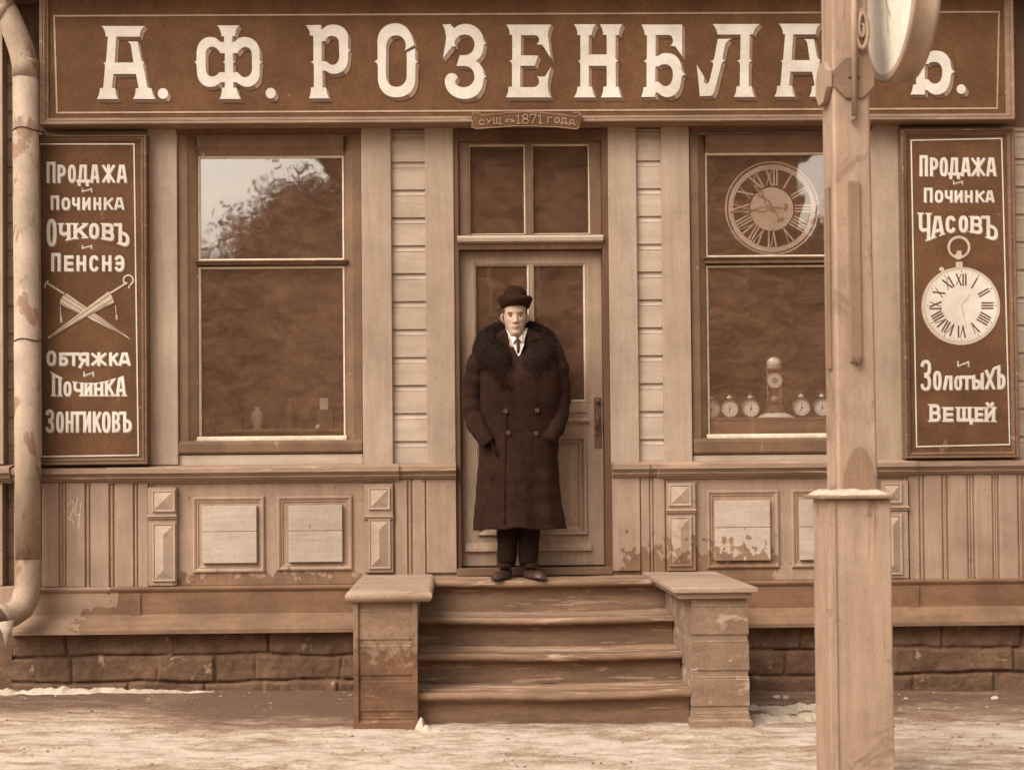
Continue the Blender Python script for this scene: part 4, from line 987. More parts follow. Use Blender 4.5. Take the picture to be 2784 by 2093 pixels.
k5, k6, k7, k8 = 1/3.615, 0.3488, 0.2766, 0.3488
def umbrellas(o, Y):
    g = lambda u, v: (u*k6, 740+v*k6)
    hand, can, strp = MB(), MB(), MB()
    def poly(mb, pts, y):
        P = [W(*g(*q), y) for q in pts]; tri = tessellate_polygon([[Vector((a, b, 0)) for a, b in P]]); mb.add([(a, y, b) for a, b in P], tri)
    paint_stroke(hand, [g(350,118), g(356,88), g(376,66)], 4.0, Y); paint_stroke(hand, [g(366,84), g(495,165)], 5.0, Y)
    paint_stroke(hand, [g(865,160), g(985,85)], 5.0, Y)
    paint_stroke(hand, [g(985+0,85)]+[g(1000+38*math.cos(R(q)), 62+38*math.sin(R(q))) for q in range(150, 400, 20)]+[g(1010,105), g(1005,120)], 4.4, Y)
    poly(can, [(520,165),(990,498),(1022,528),(960,490),(465,248),(470,215),(495,180)], Y)
    poly(can, [(845,150),(868,180),(890,235),(820,262),(380,518),(372,508)], Y-0.0008)
    for a, b in (((478,205),(940,478)), ((505,180),(960,480)), ((470,238),(700,360))): paint_stroke(strp, [g(*a), g(*b)], 3.0, Y-0.0004)
    for a, b in (((850,178),(400,495)), ((872,215),(400,505)), ((884,240),(600,378))): paint_stroke(strp, [g(*a), g(*b)], 3.0, Y-0.0012)
    paint_stroke(hand, [g(470,265), g(474,350)], 2.2, Y); paint_stroke(hand, [g(475,352), g(478,385)], 5.0, Y)
    paint_stroke(hand, [g(900,262), g(908,340)], 2.2, Y); paint_stroke(hand, [g(908,340), g(910,364)], 5.0, Y)
    p = can.build('painted_umbrellas', M['pale_ink'], o); strp.build('fold_stripe', M['shade'], p); hand.build('handle', M['pale_ink'], p)
def roman(mb, s, cx, cy, r0, r1, ang, t, Y, k=1.0):
    "radial roman numeral; ang clockwise degrees from 12"
    ws = {'I': 0.28, 'V': 0.62, 'X': 0.62}; tot = sum(ws[c] for c in s); H = r1-r0; x = -tot*H/2*k
    ca, sa = math.cos(R(ang)), math.sin(R(ang))
    def f(u, v): rr = r0+v*H; return (cx+rr*sa+u*ca, cy-rr*ca+u*sa)
    for c in s:
        w = ws[c]*H*k; xm = x+w/2
        if c == 'I': L = [((xm,0),(xm,1),1.0)]
        elif c == 'V': L = [((x+w*.12,1),(xm,0),1.0), ((x+w*.88,1),(xm,0),0.5)]
        else: L = [((x+w*.12,1),(x+w*.88,0),1.0), ((x+w*.88,1),(x+w*.12,0),0.5)]
        for a, b, q in L: paint_stroke(mb, [f(*a), f(*b)], t*q, Y)
        x += w
NUM = ['XII', 'I', 'II', 'III', 'IIII', 'V', 'VI', 'VII', 'VIII', 'IX', 'X', 'XI']
def painted_watch(o, Y):
    cx, cy = 2614, 831
    fn = lambda y: (lambda u, v: (W(u, v, y)[0], y, W(u, v, y)[1]))
    rim, dial, ink, hnd = MB(), MB(), MB(), MB()
    rim.flat([[circle(cx-2, cy+1, 107, 106, 64)]], fn(Y)); rim.flat([[circle(2607, 672, 31, 31, 40), circle(2607, 673, 24.5, 24.5, 40)]], fn(Y))
    rim.flat([[circle(2606, 697, 11, 9, 20)]], fn(Y-0.0006)); rim.flat([[[(2601,682),(2614,682),(2614,700),(2601,700)]]], fn(Y-0.0004)); rim.flat([[[(2599,712),(2617,712),(2618,728),(2598,728)]]], fn(Y-0.0008))
    rim.flat([[circle(2560, 732, 7, 6, 16)]], fn(Y-0.0002))
    p = rim.build('painted_watch', M['pale_ink'], o)
    dial.flat([[circle(cx, cy, 97, 97, 64)]], fn(Y-0.0012)); dial.build('dial', M['letter'], p)
    for i, s in enumerate(NUM): roman(ink, s, cx, cy, 56, 85, 30*i, 4.2, Y-0.002, 0.9)
    for i in range(60):
        a = 6*i; l = 4 if i % 5 == 0 else 2
        paint_stroke(ink, [(cx+91*math.sin(R(a)), cy-91*math.cos(R(a))), (cx+(91+l*.7)*math.sin(R(a)), cy-(91+l*.7)*math.cos(R(a)))], 2.2 if l == 4 else 1.0, Y-0.002)
    ink.build('numerals', M['dark_ink'], p)
    paint_stroke(hnd, [(cx, cy), (cx+14, cy+62)], 2.0, Y-0.0022); paint_stroke(hnd, [(cx, cy), (cx+24, cy-30)], 2.0, Y-0.0022)
    hnd.build('hands', M['pale_ink'], p)
PROD_L = [('П',457,545,362,570),('Р',565,645,390,570),('О',668,745,390,568),('Д',765,870,390,566),('А',888,976,390,570),('Ж',1003,1130,390,570),('А',1148,1248,390,570)]
wordsL = [(PROD_L, (0,340), k5, 29, False), ([('И',805,903,622,660)], (0,340), k5, 9, True),
    ([('П',498,580,693,835),('О',605,690,712,838),('Ч',708,785,712,836),('И',810,890,712,836),('Н',918,995,712,836),('К',1020,1112,712,836),('А',1122,1222,712,836)], (0,340), k5, 26, False),
    ([('О',457,555,922,1192),('Ч',580,692,965,1135,(965,965,1150,1130)),('К',722,852,965,1115,(965,965,1122,1112)),('О',875,975,965,1120),('В',1003,1122,965,1140,(965,965,1125,1150)),('Ъ',1130,1272,965,1200,(965,965,1160,1212))], (0,340), k5, 34, True),
    ([('И',805,903,1180,1217)], (0,340), k5, 9, True),
    ([('П',502,595,1258,1438),('Е',630,722,1282,1438),('Н',752,846,1282,1438),('С',878,972,1280,1440),('Н',1003,1096,1282,1438),('Э',1122,1222,1280,1440)], (0,340), k5, 30, False),
    ([('О',362,437,610,730),('Б',460,530,625,730),('Т',537,610,625,730),('Я',612,694,625,730),('Ж',710,830,625,730),('К',850,922,625,730),('А',925,1018,625,730)], (0,740), k6, 24, False),
    ([('И',650,730,775,812)], (0,740), k6, 8, True),
    ([('П',405,478,800,965,(780,818,965,965)),('О',495,557,850,968),('Ч',572,650,855,965,(850,862,965,965)),('И',658,720,862,965),('Н',733,805,860,965,(864,852,965,965)),('К',818,892,840,965,(850,828,965,965)),('А',903,980,810,965,(830,798,965,965))], (0,740), k6, 23, True),
    ([('З',355,420,1068,1250),('О',437,497,1085,1250),('Н',512,572,1085,1248),('Т',570,636,1085,1248),('И',648,710,1085,1248),('К',723,790,1085,1248),('О',795,862,1085,1250),('В',873,937,1085,1248),('Ъ',940,1027,1085,1248)], (0,740), k6, 24, False)]
wordsR = [([('П',722,803,298,505),('Р',825,905,320,505),('О',920,1000,318,507),('Д',1015,1116,320,497),('А',1130,1224,320,505),('Ж',1230,1368,320,505),('А',1378,1477,320,505)], (2300,340), k7, 29, False),
    ([('И',1053,1147,548,586)], (2300,340), k7, 9, True),
    ([('П',765,850,618,763),('О',872,955,641,765),('Ч',970,1047,643,763),('И',1066,1147,643,763),('Н',1166,1245,643,763),('К',1273,1362,643,763),('А',1370,1457,643,763)], (2300,340), k7, 26, False),
    ([('Ч',715,828,862,1140,(862,866,1160,1130)),('А',838,962,895,1100,(895,895,1122,1078)),('С',978,1078,893,1062),('О',1108,1200,890,1057),('В',1222,1340,895,1075,(895,895,1058,1080)),('Ъ',1345,1492,893,1140,(893,893,1100,1152))], (2300,340), k7, 33, True),
    ([('И',868,958,693,736)], (2300,740), k8, 8, True),
    ([('З',580,662,683,924),('О',678,744,768,920),('Л',758,830,805,918),('О',843,905,806,920),('Т',903,980,805,916),('Ы',983,1074,795,914,(805,780,914,914)),('Х',1083,1162,750,914,(762,742,914,914)),('Ъ',1162,1242,722,912,(735,708,912,912))], (2300,740), k8, 25, False),
    ([('В',650,737,1027,1165),('Е',757,837,1050,1165),('Щ',862,985,1050,1163),('Е',1003,1070,1050,1165),('Й',1080,1162,1050,1165)], (2300,740), k8, 25, True)]
side_sign('tall brown trade sign with crossed umbrellas painted on it, beside the drainpipe', (92, 403, 368, 1264), [(107, 392), (364, 392), (376, 1237), (112, 1241)], wordsL, umbrellas)
side_sign('tall brown trade sign with a big pocket watch painted between its cream lines', (2453, 2761, 352, 1246), [(2477, 382), (2723, 377), (2745, 1208), (2492, 1214)], wordsR, painted_watch)
#@@PART4
# ------------------------------------------------------------------ things behind the right-hand glass
YS = 0.135
def shelf(xa, xb, ptop, label, mat='shelf'):
    z = WZ(2100, ptop, YS-0.1)
    mb = MB(); mb.box(xa, xb, YS-0.09, YS+0.26, z-0.02, z); mb.box(xa, xb, YS-0.088, YS-0.075, z-0.16, z-0.021)
    mb.build('display_shelf', M[mat], None, 0.003, (label, 'shelf')); return z
zs = shelf(RW[0]+0.02, RW[1]-0.02, 1134, 'brown display shelf carrying the clocks inside the right window')
def alarm(px, py, label, proto=[None], face_rot=0.0):
    X, Z = W(px, py, YS)
    if proto[0] is None:
        o = thing('alarm_clock', (X, YS, Z-0.062), label, 'alarm clock', 'alarm clocks in the shop window')
        r = 0.050
        c = MB(); c.lathe([(0.012, 0.035), (r*0.9, 0.035), (r*1.10, 0.022), (r*1.14, 0.0), (r*1.14, -0.018), (r*1.06, -0.024), (r*1.0, -0.020), (r*0.98, -0.012)], (X, YS, Z), 'y', 36)
        for s in (-1, 1): c.tube([(X+s*0.03, YS, Z-0.04), (X+s*0.045, YS, Z-0.062)], [0.006, 0.004], 8)
        c.build('case', M['nickel'], o)
        d = MB(); d.lathe([(r*0.99, -0.012), (r*0.99, -0.014), (0.002, -0.014)], (X, YS, Z), 'y', 36, False); d.build('dial', M['white'], o)
        k = MB(); s = 0.0022
        def L(mb, a, r0, r1, w, dy): 
            ca, sa = math.cos(R(a)), math.sin(R(a)); vs = [(X+rr*sa+q*w*ca, YS-0.0152-dy, Z+rr*ca-q*w*sa) for rr, q in ((r0,-1),(r0,1),(r1,1),(r1,-1))]; mb.add(vs, [(0,1,2,3)])
        for i in range(12): L(k, 30*i, r*0.70, r*0.90, 0.0014, 0)
        k.build('numerals', M['dark_ink'], o)
        h = MB(); L(h, 195, -0.004, r*0.45, 0.0018, 0.0005); L(h, 5, -0.004, r*0.62, 0.0012, 0.001); h.lathe([(0.005, -0.016), (0.005, -0.018), (0.001, -0.019)], (X, YS, Z), 'y', 12); h.build('hands', M['iron'], o)
        b = MB(); b.lathe([(0.004, 0.055), (0.004, 0.066), (0.017, 0.066), (0.018, 0.072), (0.012, 0.079), (0.003, 0.081), (0.003, 0.088)], (X, YS+0.005, Z), 'z', 18)
        b.build('bell', M['white'], o)
        g = MB(); g.tube([(X+0.009*math.cos(R(a)), YS+0.005, Z+0.097+0.010*math.sin(R(a))) for a in range(0, 361, 30)], 0.0016, 6); g.build('ring', M['nickel'], o)
        proto[0] = o
    else:
        o = copy_tree(proto[0]); o.location = (X, YS, Z-0.062); o['label'] = label
        if face_rot: o.rotation_euler = (0, 0, R(face_rot))
        for ch in o.children:
            if ch.name.startswith('hands'): ch.rotation_euler = (0, 0, 0)
    return o
a0 = alarm(1983, 1112, 'round white-faced alarm clock between the half-hidden one and its neighbour by the domed clock', face_rot=0)
alarm(1933, 1113, 'alarm clock half hidden by the left edge of the right window')
alarm(2040, 1111, 'round alarm clock standing just left of the domed mantel clock')
alarm(2178, 1108, 'round alarm clock standing just right of the domed mantel clock')
alarm(2234, 1108, 'round alarm clock at the right end of the row, against the wooden post')
def mantel():
    X, Z = W(2106, 1137, YS+0.03)
    y = YS+0.03; px = (8.3+y)/FPX; o = thing('domed_clock', (X, y, zs), 'small column clock with a swinging pendulum under a glass dome in the right window', 'clock')
    h = lambda p: WZ(2106, p, y)
    b = MB(); b.lathe([(0.060, h(1124)), (0.062, h(1120)), (0.056, h(1118)), (0.056, h(1106)), (0.052, h(1104)), (0.02, h(1104))], (X, y, 0), 'z', 32); b.build('base', M['shelf'], o)
    c = MB()
    for s in (-1, 1): c.tube([(X+s*0.042, y, h(1104)), (X+s*0.042, y, h(1000))], 0.005, 10)
    c.lathe([(0.05, h(1004)), (0.05, h(998)), (0.034, h(998))], (X, y, 0), 'z', 24); c.build('column', M['dial_tan'], o)
    t = MB(); t.lathe([(0.03, h(1006)), (0.034, h(1004)), (0.034, h(998)), (0.044, h(994)), (0.045, h(986)), (0.038, h(978)), (0.02, h(973)), (0.003, h(971))], (X, y, 0), 'z', 28); t.build('canopy', M['white'], o)
    d = MB(); d.lathe([(0.053, 0.01), (0.054, -0.014), (0.048, -0.020), (0.044, -0.014)], (X, y, h(1034.5)), 'y', 32); d.build('case', M['nickel'], o)
    e = MB(); e.lathe([(0.045, -0.012), (0.045, -0.0165), (0.002, -0.0165)], (X, y, h(1034.5)), 'y', 32, False); dd = e.build('dial', M['white'], o)
    q = MB(); q.lathe([(0.020, -0.016), (0.020, -0.0175), (0.002, -0.0175)], (X, y, h(1034.5)), 'y', 28, False)
    for i in range(12):
        a = R(30*i); q.lathe([(0.0035, -0.0162), (0.0035, -0.0176), (0.0005, -0.0176)], (X+0.035*math.sin(a), y, h(1034.5)+0.035*math.cos(a)), 'y', 8, False)
    q.build('numerals', M['dial_tan'], dd)
    p = MB(); p.tube([(X, y, h(1055)), (X, y, h(1076))], 0.0015, 6); p.lathe([(0.002, 0.006), (0.018, 0.004), (0.021, 0), (0.018, -0.004), (0.002, -0.006)], (X-0.001, y, h(1085)), 'y', 20); p.build('pendulum', M['dial_line'], o)
    g = MB(); rd = 0.066
    g.lathe([(rd, h(1124)), (rd, h(990))]+[(rd*math.cos(R(a)), h(990)+rd*1.05*math.sin(R(a))) for a in range(15, 90, 15)]+[(0.002, h(990)+rd*1.05)], (X, y, 0), 'z', 36)
    g.build('glass_dome', M['dome_glass'], o)
    cl = MB(); rows = []
    for j in range(7):
        t = j/6; rows.append([(X+0.118*(0.9+0.1*t)*math.copysign(abs(math.cos(a))**0.6, math.cos(a))*(0.3+0.7*t), y-0.02+0.08*math.sin(a)*(0.3+0.7*t), zs+0.028*(1-t**3)*(1+0.25*noise.noise((6*math.cos(a), 6*math.sin(a), t)))+0.001) for a in [2*math.pi*i/36 for i in range(36)]])
    cl.grid(rows, closed=True); cl.build('white_cloth', M['cloth'], None, 0, ('crumpled white cloth spread under the domed clock', 'cloth'))
mantel()
def big_dial():
    Y = 0.075; cx, cy = 2099, 567
    fn = lambda y: (lambda u, v: (W(u, v, y)[0], y, W(u, v, y)[1]))
    X, Z = W(cx, cy, Y); o = thing('dial_clock', (X, Y, Z-0.29), 'large round glassy clock dial with ornate hands hanging in the upper right window', 'clock')
    s = (8.3+Y)/FPX
    r = MB(); r.lathe([(129*s, 0.015), (129*s, -0.006), (127*s, -0.010), (124.5*s, -0.006), (124*s, 0.0)], (X, Y, Z), 'y', 72); r.build('rim', M['dial_line'], o)
    d = MB(); d.flat([[circle(cx, cy, 125, 125, 72)]], fn(Y)); d.build('dial', M['dial_tan'], o)
    t = MB(); t.flat([[circle(cx, cy, 119, 119, 72), circle(cx, cy, 106, 106, 72)]], fn(Y-0.001)); t.flat([[circle(cx-1, cy+2, 59, 59, 60)]], fn(Y-0.001)); t.build('chapter_ring', M['dial_tan2'], o)
    n = MB()
    for i, q in enumerate(NUM): roman(n, q, cx, cy, 64, 105, 30*i, 4.6, Y-0.0018, 0.72)
    n.build('numerals', M['dial_line'], o)
    h = MB()
    def hand(ang, L, tail, k):
        ca, sa = math.cos(R(ang)), math.sin(R(ang)); f = lambda u, v: (cx+v*sa+u*ca, cy-v*ca+u*sa)
        for sg in (-1, 1):
            paint_stroke(h, [f(sg*2, 10), f(sg*7, L*.22), f(sg*1.5, L*.42)], 2.6, Y-0.006); paint_stroke(h, [f(sg*1, L*.5), f(sg*9, L*.62), f(sg*2.5, L*.70), f(0, L)], 2.8, Y-0.006)
        paint_stroke(h, [f(0, L*.40), f(0, L*.55)], 4.0, Y-0.006)
        paint_stroke(h, [f(0, 0), f(2, -tail*.4), f(-2, -tail*.7), f(1, -tail)], 3.0, Y-0.006); h.flat([[circle(*f(6, -tail*.9), 4, 4, 12)], [circle(*f(-6, -tail*.85), 4, 4, 12)]], fn(Y-0.0062))
    hand(265, 113, 42, 1); hand(322, 82, 42, 1); h.flat([[circle(cx, cy, 8, 8, 20)]], fn(Y-0.0075)); h.build('hands', M['ledge'], o)
big_dial()
# left-hand display: a low shelf with a few cards and boxes
zl2 = WZ(740, 1168, 0.3)
mb = MB(); mb.box(LW[0]+0.02, LW[1]-0.02, 0.16, 0.58, zl2-0.02, zl2); mb.build('display_shelf', M['frame'], None, 0.003, ('low dark display shelf inside the left window', 'shelf'))
def card(name, px0, px1, py0, py1, Y, mat, label, cat, lean=0.0, dep=0.02):
    a, b, c, d = rect(px0, px1, py0, py1, Y); mb = MB(); mb.box(a, b, Y, Y+dep, zl2 if py1 > 1150 else c, d)
    return mb.build(name, M[mat], None, 0.002, (label, cat))
card('price_card', 869, 892, 1082, 1113, 0.40, 'dial_tan2', 'small pale card leaning against a box in the left window', 'card', dep=0.006)
card('display_box', 862, 905, 1113, 1168, 0.40, 'frame', 'brown upright box under the pale card in the left window', 'box', dep=0.1)
card('display_box', 606, 655, 1128, 1168, 0.34, 'frame', 'brown low box standing alone at the left of the left window shelf', 'box', dep=0.12)
def cone(px, py):
    X, Z = W(px, 1168, 0.3); mb = MB(); mb.lathe([(0.020, 0.0), (0.016, 0.018), (0.006, 0.032), (0.001, 0.034)], (X, 0.3, zl2), 'z', 18); mb.build('paper_cone', M['cloth'], None, 0, ('tiny white paper cone on the left window shelf', 'ornament'))
cone(865, 1160)
def vase(px, hgt, r, mat, label, Y=0.42):
    X = WX(px, 1168, Y); mb = MB(); mb.lathe([(r*0.7, 0), (r*0.9, 0.01), (r*0.5, hgt*0.15), (r, hgt*0.45), (r*0.8, hgt*0.75), (r*0.35, hgt*0.9), (r*0.5, hgt)], (X, Y, zl2), 'z', 24); mb.build('vase', M[mat], None, 0, (label, 'vase', ))
vase(700, 0.15, 0.045, 'dial_tan', 'squat tan vase in the middle of the left window shelf')
vase(790, 0.20, 0.035, 'frame', 'tall dark vase standing right of the squat tan one in the left window')

# ------------------------------------------------------------------ wooden post with clock
YP = -2.6
def post():
    o = thing('clock_post', (WX(2340, 1700, YP), YP+0.13, -0.25), 'tall square weathered wooden post with boxed base standing before the right window', 'post')
    xa, xb = WX(2256, 1700, YP), WX(2428, 1700, YP); zt = WZ(2340, 1356, YP)
    mb = MB(); mb.box(xa, xb, YP, YP+0.25, -0.4, zt); mb.build('base_box', M['post'], o, 0.008)
    t = MB(); t.box(xa+0.0, xa+0.03, YP-0.008, YP+0.002, -0.4, zt-0.003); t.build('corner_board', M['post'], o, 0.003)
    c = MB(); c.box(xa-0.035, xb+0.006, YP-0.03, YP+0.28, zt, zt+0.018); c.build('base_cap', M['post_dark'], o, 0.006)
    sn = MB(); rows = []
    n = 40
    for j in range(8):
        tt = j/7; row = []
        for i in range(n):
            a = 2*math.pi*i/n; X = (xa+xb)/2-0.012+0.155*math.copysign(abs(math.cos(a))**0.45, math.cos(a))*(0.55+0.45*tt); Yy = YP+0.125+0.155*math.copysign(abs(math.sin(a))**0.45, math.sin(a))*(0.55+0.45*tt)
            row.append((X, Yy, zt+0.018+0.020*(1-tt**2.5)*(1+0.5*noise.noise((X*22, Yy*22, 1)))-0.002*(tt > 0.95)))
        rows.append(row)
    sn.grid(rows, closed=True); sn.build('snow_cap', M['snow'], o)
    # upper shaft, slightly tapering
    ua, ub = WX(2266, 400, YP+0.045), WX(2369, 400, YP+0.045); la, lb = WX(2277, 1300, YP+0.045), WX(2388, 1300, YP+0.045)
    z0, z1 = zt+0.01, WZ(2310, 400, YP); ya = YP+0.045; yb = ya+0.165; zT = 4.6
    k = (zT-z0)/(z1-z0); Ta, Tb = la+(ua-la)*k, lb+(ub-lb)*k; ch = 0.010
    def sq(a, b, z): return [(a+ch, ya, z), (b-ch, ya, z), (b, ya+ch, z), (b, yb, z), (a, yb, z), (a, ya+ch, z)]
    s = MB(); v = sq(la, lb, z0)+sq(Ta, Tb, zT); s.add(v, [(i, (i+1) % 6, 6+(i+1) % 6, 6+i) for i in range(6)]+[tuple(range(6, 12))]); s.build('shaft', M['post'], o, 0.003)
    y2 = ya-0.012
    w = MB(); x0, x1 = WX(2309, 700, y2), WX(2341, 700, y2); w.box(x0, x1, y2, ya+0.002, WZ(2325, 985, y2), WZ(2325, 492, y2)); w.build('slot_strip', M['post_dark'], o, 0.004)  # darker raised strip in place of the slot on the post front
    hk = MB(); xm = (x0+x1)/2; zz = WZ(2325, 985, y2); hk.tube([(xm-0.016, y2-0.004, zz+0.02), (xm-0.010, y2-0.010, zz-0.006), (xm, y2-0.012, zz-0.012), (xm+0.010, y2-0.010, zz-0.006), (xm+0.016, y2-0.004, zz+0.02)], 0.006, 8); hk.build('hook', M['iron'], o)
    w = MB(); xl = la+(ua-la)*0.6; w.box(xl-0.014, xl-0.001, ya+0.05, ya+0.10, WZ(2260, 1000, y2), WZ(2260, 500, y2)); w.build('side_strip', M['post_dark'], o, 0.003)  # similar darker strip on the left face
    # arched worn patch at the foot of the shaft
    ar = MB(); pts = [W(x, y, ya-0.005) for x, y in ((2292,1340),(2296,1290),(2306,1250),(2322,1220),(2340,1212),(2356,1226),(2370,1258),(2380,1300),(2384,1340))]
    tri = tessellate_polygon([[Vector((a, b, 0)) for a, b in pts]]); nn = len(pts)
    ar.add([(a, ya-0.005, b) for a, b in pts]+[(a, ya+0.002, b) for a, b in pts], list(tri)+[(i, (i+1) % nn, nn+(i+1) % nn, nn+i) for i in range(nn)]); ar.build('worn_arch', M['post_dark'], o)
    # octagonal plates with rod
    def octo(c, r, th, axis):
        m2 = MB(); pr = [(c[0]+r*math.cos(R(22.5+45*i)), c[1]+r*math.sin(R(22.5+45*i))) for i in range(8)]
        return m2, pr
    yq = ya-0.012; cx, cz = W(2322, 212, yq); r = 0.092
    m2, pr = octo((cx, cz), r, 0.012, 'y'); hole = [(cx+0.026, cz), (cx, cz+0.018), (cx-0.026, cz), (cx, cz-0.018)]
    tri = tessellate_polygon([[Vector((a, b, 0)) for a, b in pr], [Vector((a, b, 0)) for a, b in hole]]); al = pr+hole
    m2.add([(a, yq, b) for a, b in al]+[(a, yq+0.012, b) for a, b in al], [t for t in tri]+[(i, (i+1) % 8, 12+(i+1) % 8, 12+i) for i in range(8)]+[(8+i, 8+(i+1) % 4, 20+(i+1) % 4, 20+i) for i in range(4)])
    m2.build('octagonal_plate', M['plate_iron'], o)
    xs = la+(ua-la)*1.05-0.012; m3 = MB(); cy, cz2 = ya+0.082, cz
    pr = [(cy+r*math.cos(R(22.5+45*i)), cz2+r*math.sin(R(22.5+45*i))) for i in range(8)]
    m3.prism(pr, xs-0.016, xs+0.008, 'x'); m3.build('octagonal_plate', M['post'], o)
    rd = MB(); yr = yq-0.016; a, b = W(2322, -140, yr), W(2323, 318, yr)
    rd.tube([(a[0], yr, a[1]), (b[0], yr, b[1])], 0.0125, 14); rd.tube([(b[0], yr, b[1]+0.005), (b[0], yr, b[1]-0.008), (b[0]-0.004, yr+0.02, b[1]-0.016)], [0.0125, 0.011, 0.006], 12); rd.build('rod', M['post'], o)
    # scroll bracket carrying the clock
    sc = MB(); yc = ya-0.012; cx, cz = W(2342, 80, yc)
    sp = []
    for i in range(44):
        a = R(100-15*i); rr = 0.010+0.0021*i; sp.append((cx+rr*0.30*math.cos(a), yc-0.014, cz+rr*math.sin(a)))
    sc.tube(sp, [0.0065+0.00010*i for i in range(44)], 10)
    sc.lathe([(0.002, -0.018), (0.090, -0.012), (0.096, 0.0), (0.096, 0.03), (0.002, 0.03)], (cx, yc+0.01, cz), 'y', 32, sx=0.30)
    ub2 = lb+(ub-lb)*1.1
    sc.build('scroll_bracket', M['post'], o); sc = MB()
    sc.tube([(ub2-0.02, ya+0.09, cz+0.62), (ub2+0.12, ya+0.09, cz+0.60), (ub2+0.30, ya+0.09, cz+0.58)], 0.014, 10)
    sc.tube([(ub2+0.19, ya+0.09, cz+0.60), (ub2+0.19, ya+0.09, cz+0.47)], 0.012, 10)
    sc.build('hanging_arm', M['iron'], o)
post()
def street_clock():
    Yc = YP+0.09; X0 = WX(2414, 4, Yc); Z = WZ(2440, 2, Yc); r = 0.342
    o = thing('street_clock', (X0+0.055, Yc, Z-r), 'large round double-faced hanging clock with cream face, cut off by the top of the photo', 'clock')
    c = MB(); c.lathe([(r*0.96, 0.002), (r, 0.0), (r*1.005, 0.012), (r*0.985, 0.020), (r*0.975, 0.05), (r*0.98, 0.088), (r*1.005, 0.096), (r, 0.112), (r*0.96, 0.110)], (X0, Yc, Z), 'x', 96); c.build('case', M['clockcase'], o)
    f = MB(); f.lathe([(r*0.965, 0.004), (r*0.9, 0.002), (r*0.5, -0.004), (0.002, -0.006)], (X0, Yc, Z), 'x', 72)
    ff = f.build('clock_face', M['clockface'], o)
    g = MB(); g.lathe([(r*0.965, 0.106), (r*0.9, 0.110), (r*0.5, 0.116), (0.002, 0.118)], (X0, Yc, Z), 'x', 72); g.build('clock_face', M['clockface'], o)
    n = MB()
    for sgn, xb in ((-1, X0-0.0085), (1, X0+0.1205)):
        for ang, l, w in ((150, 0.10, 0.006), (172, 0.15, 0.004)):
            ca, sa = math.cos(R(ang)), math.sin(R(ang))
            n.add([(xb, Yc+a*sa*(-1)+q*w*ca, Z+a*ca+q*w*sa) for a, q in ((-0.04, -1), (-0.04, 1), (l, 1), (l, -1))], [(0, 1, 2, 3)])
    n.build('hands', M['pale_ink'], o)
street_clock()
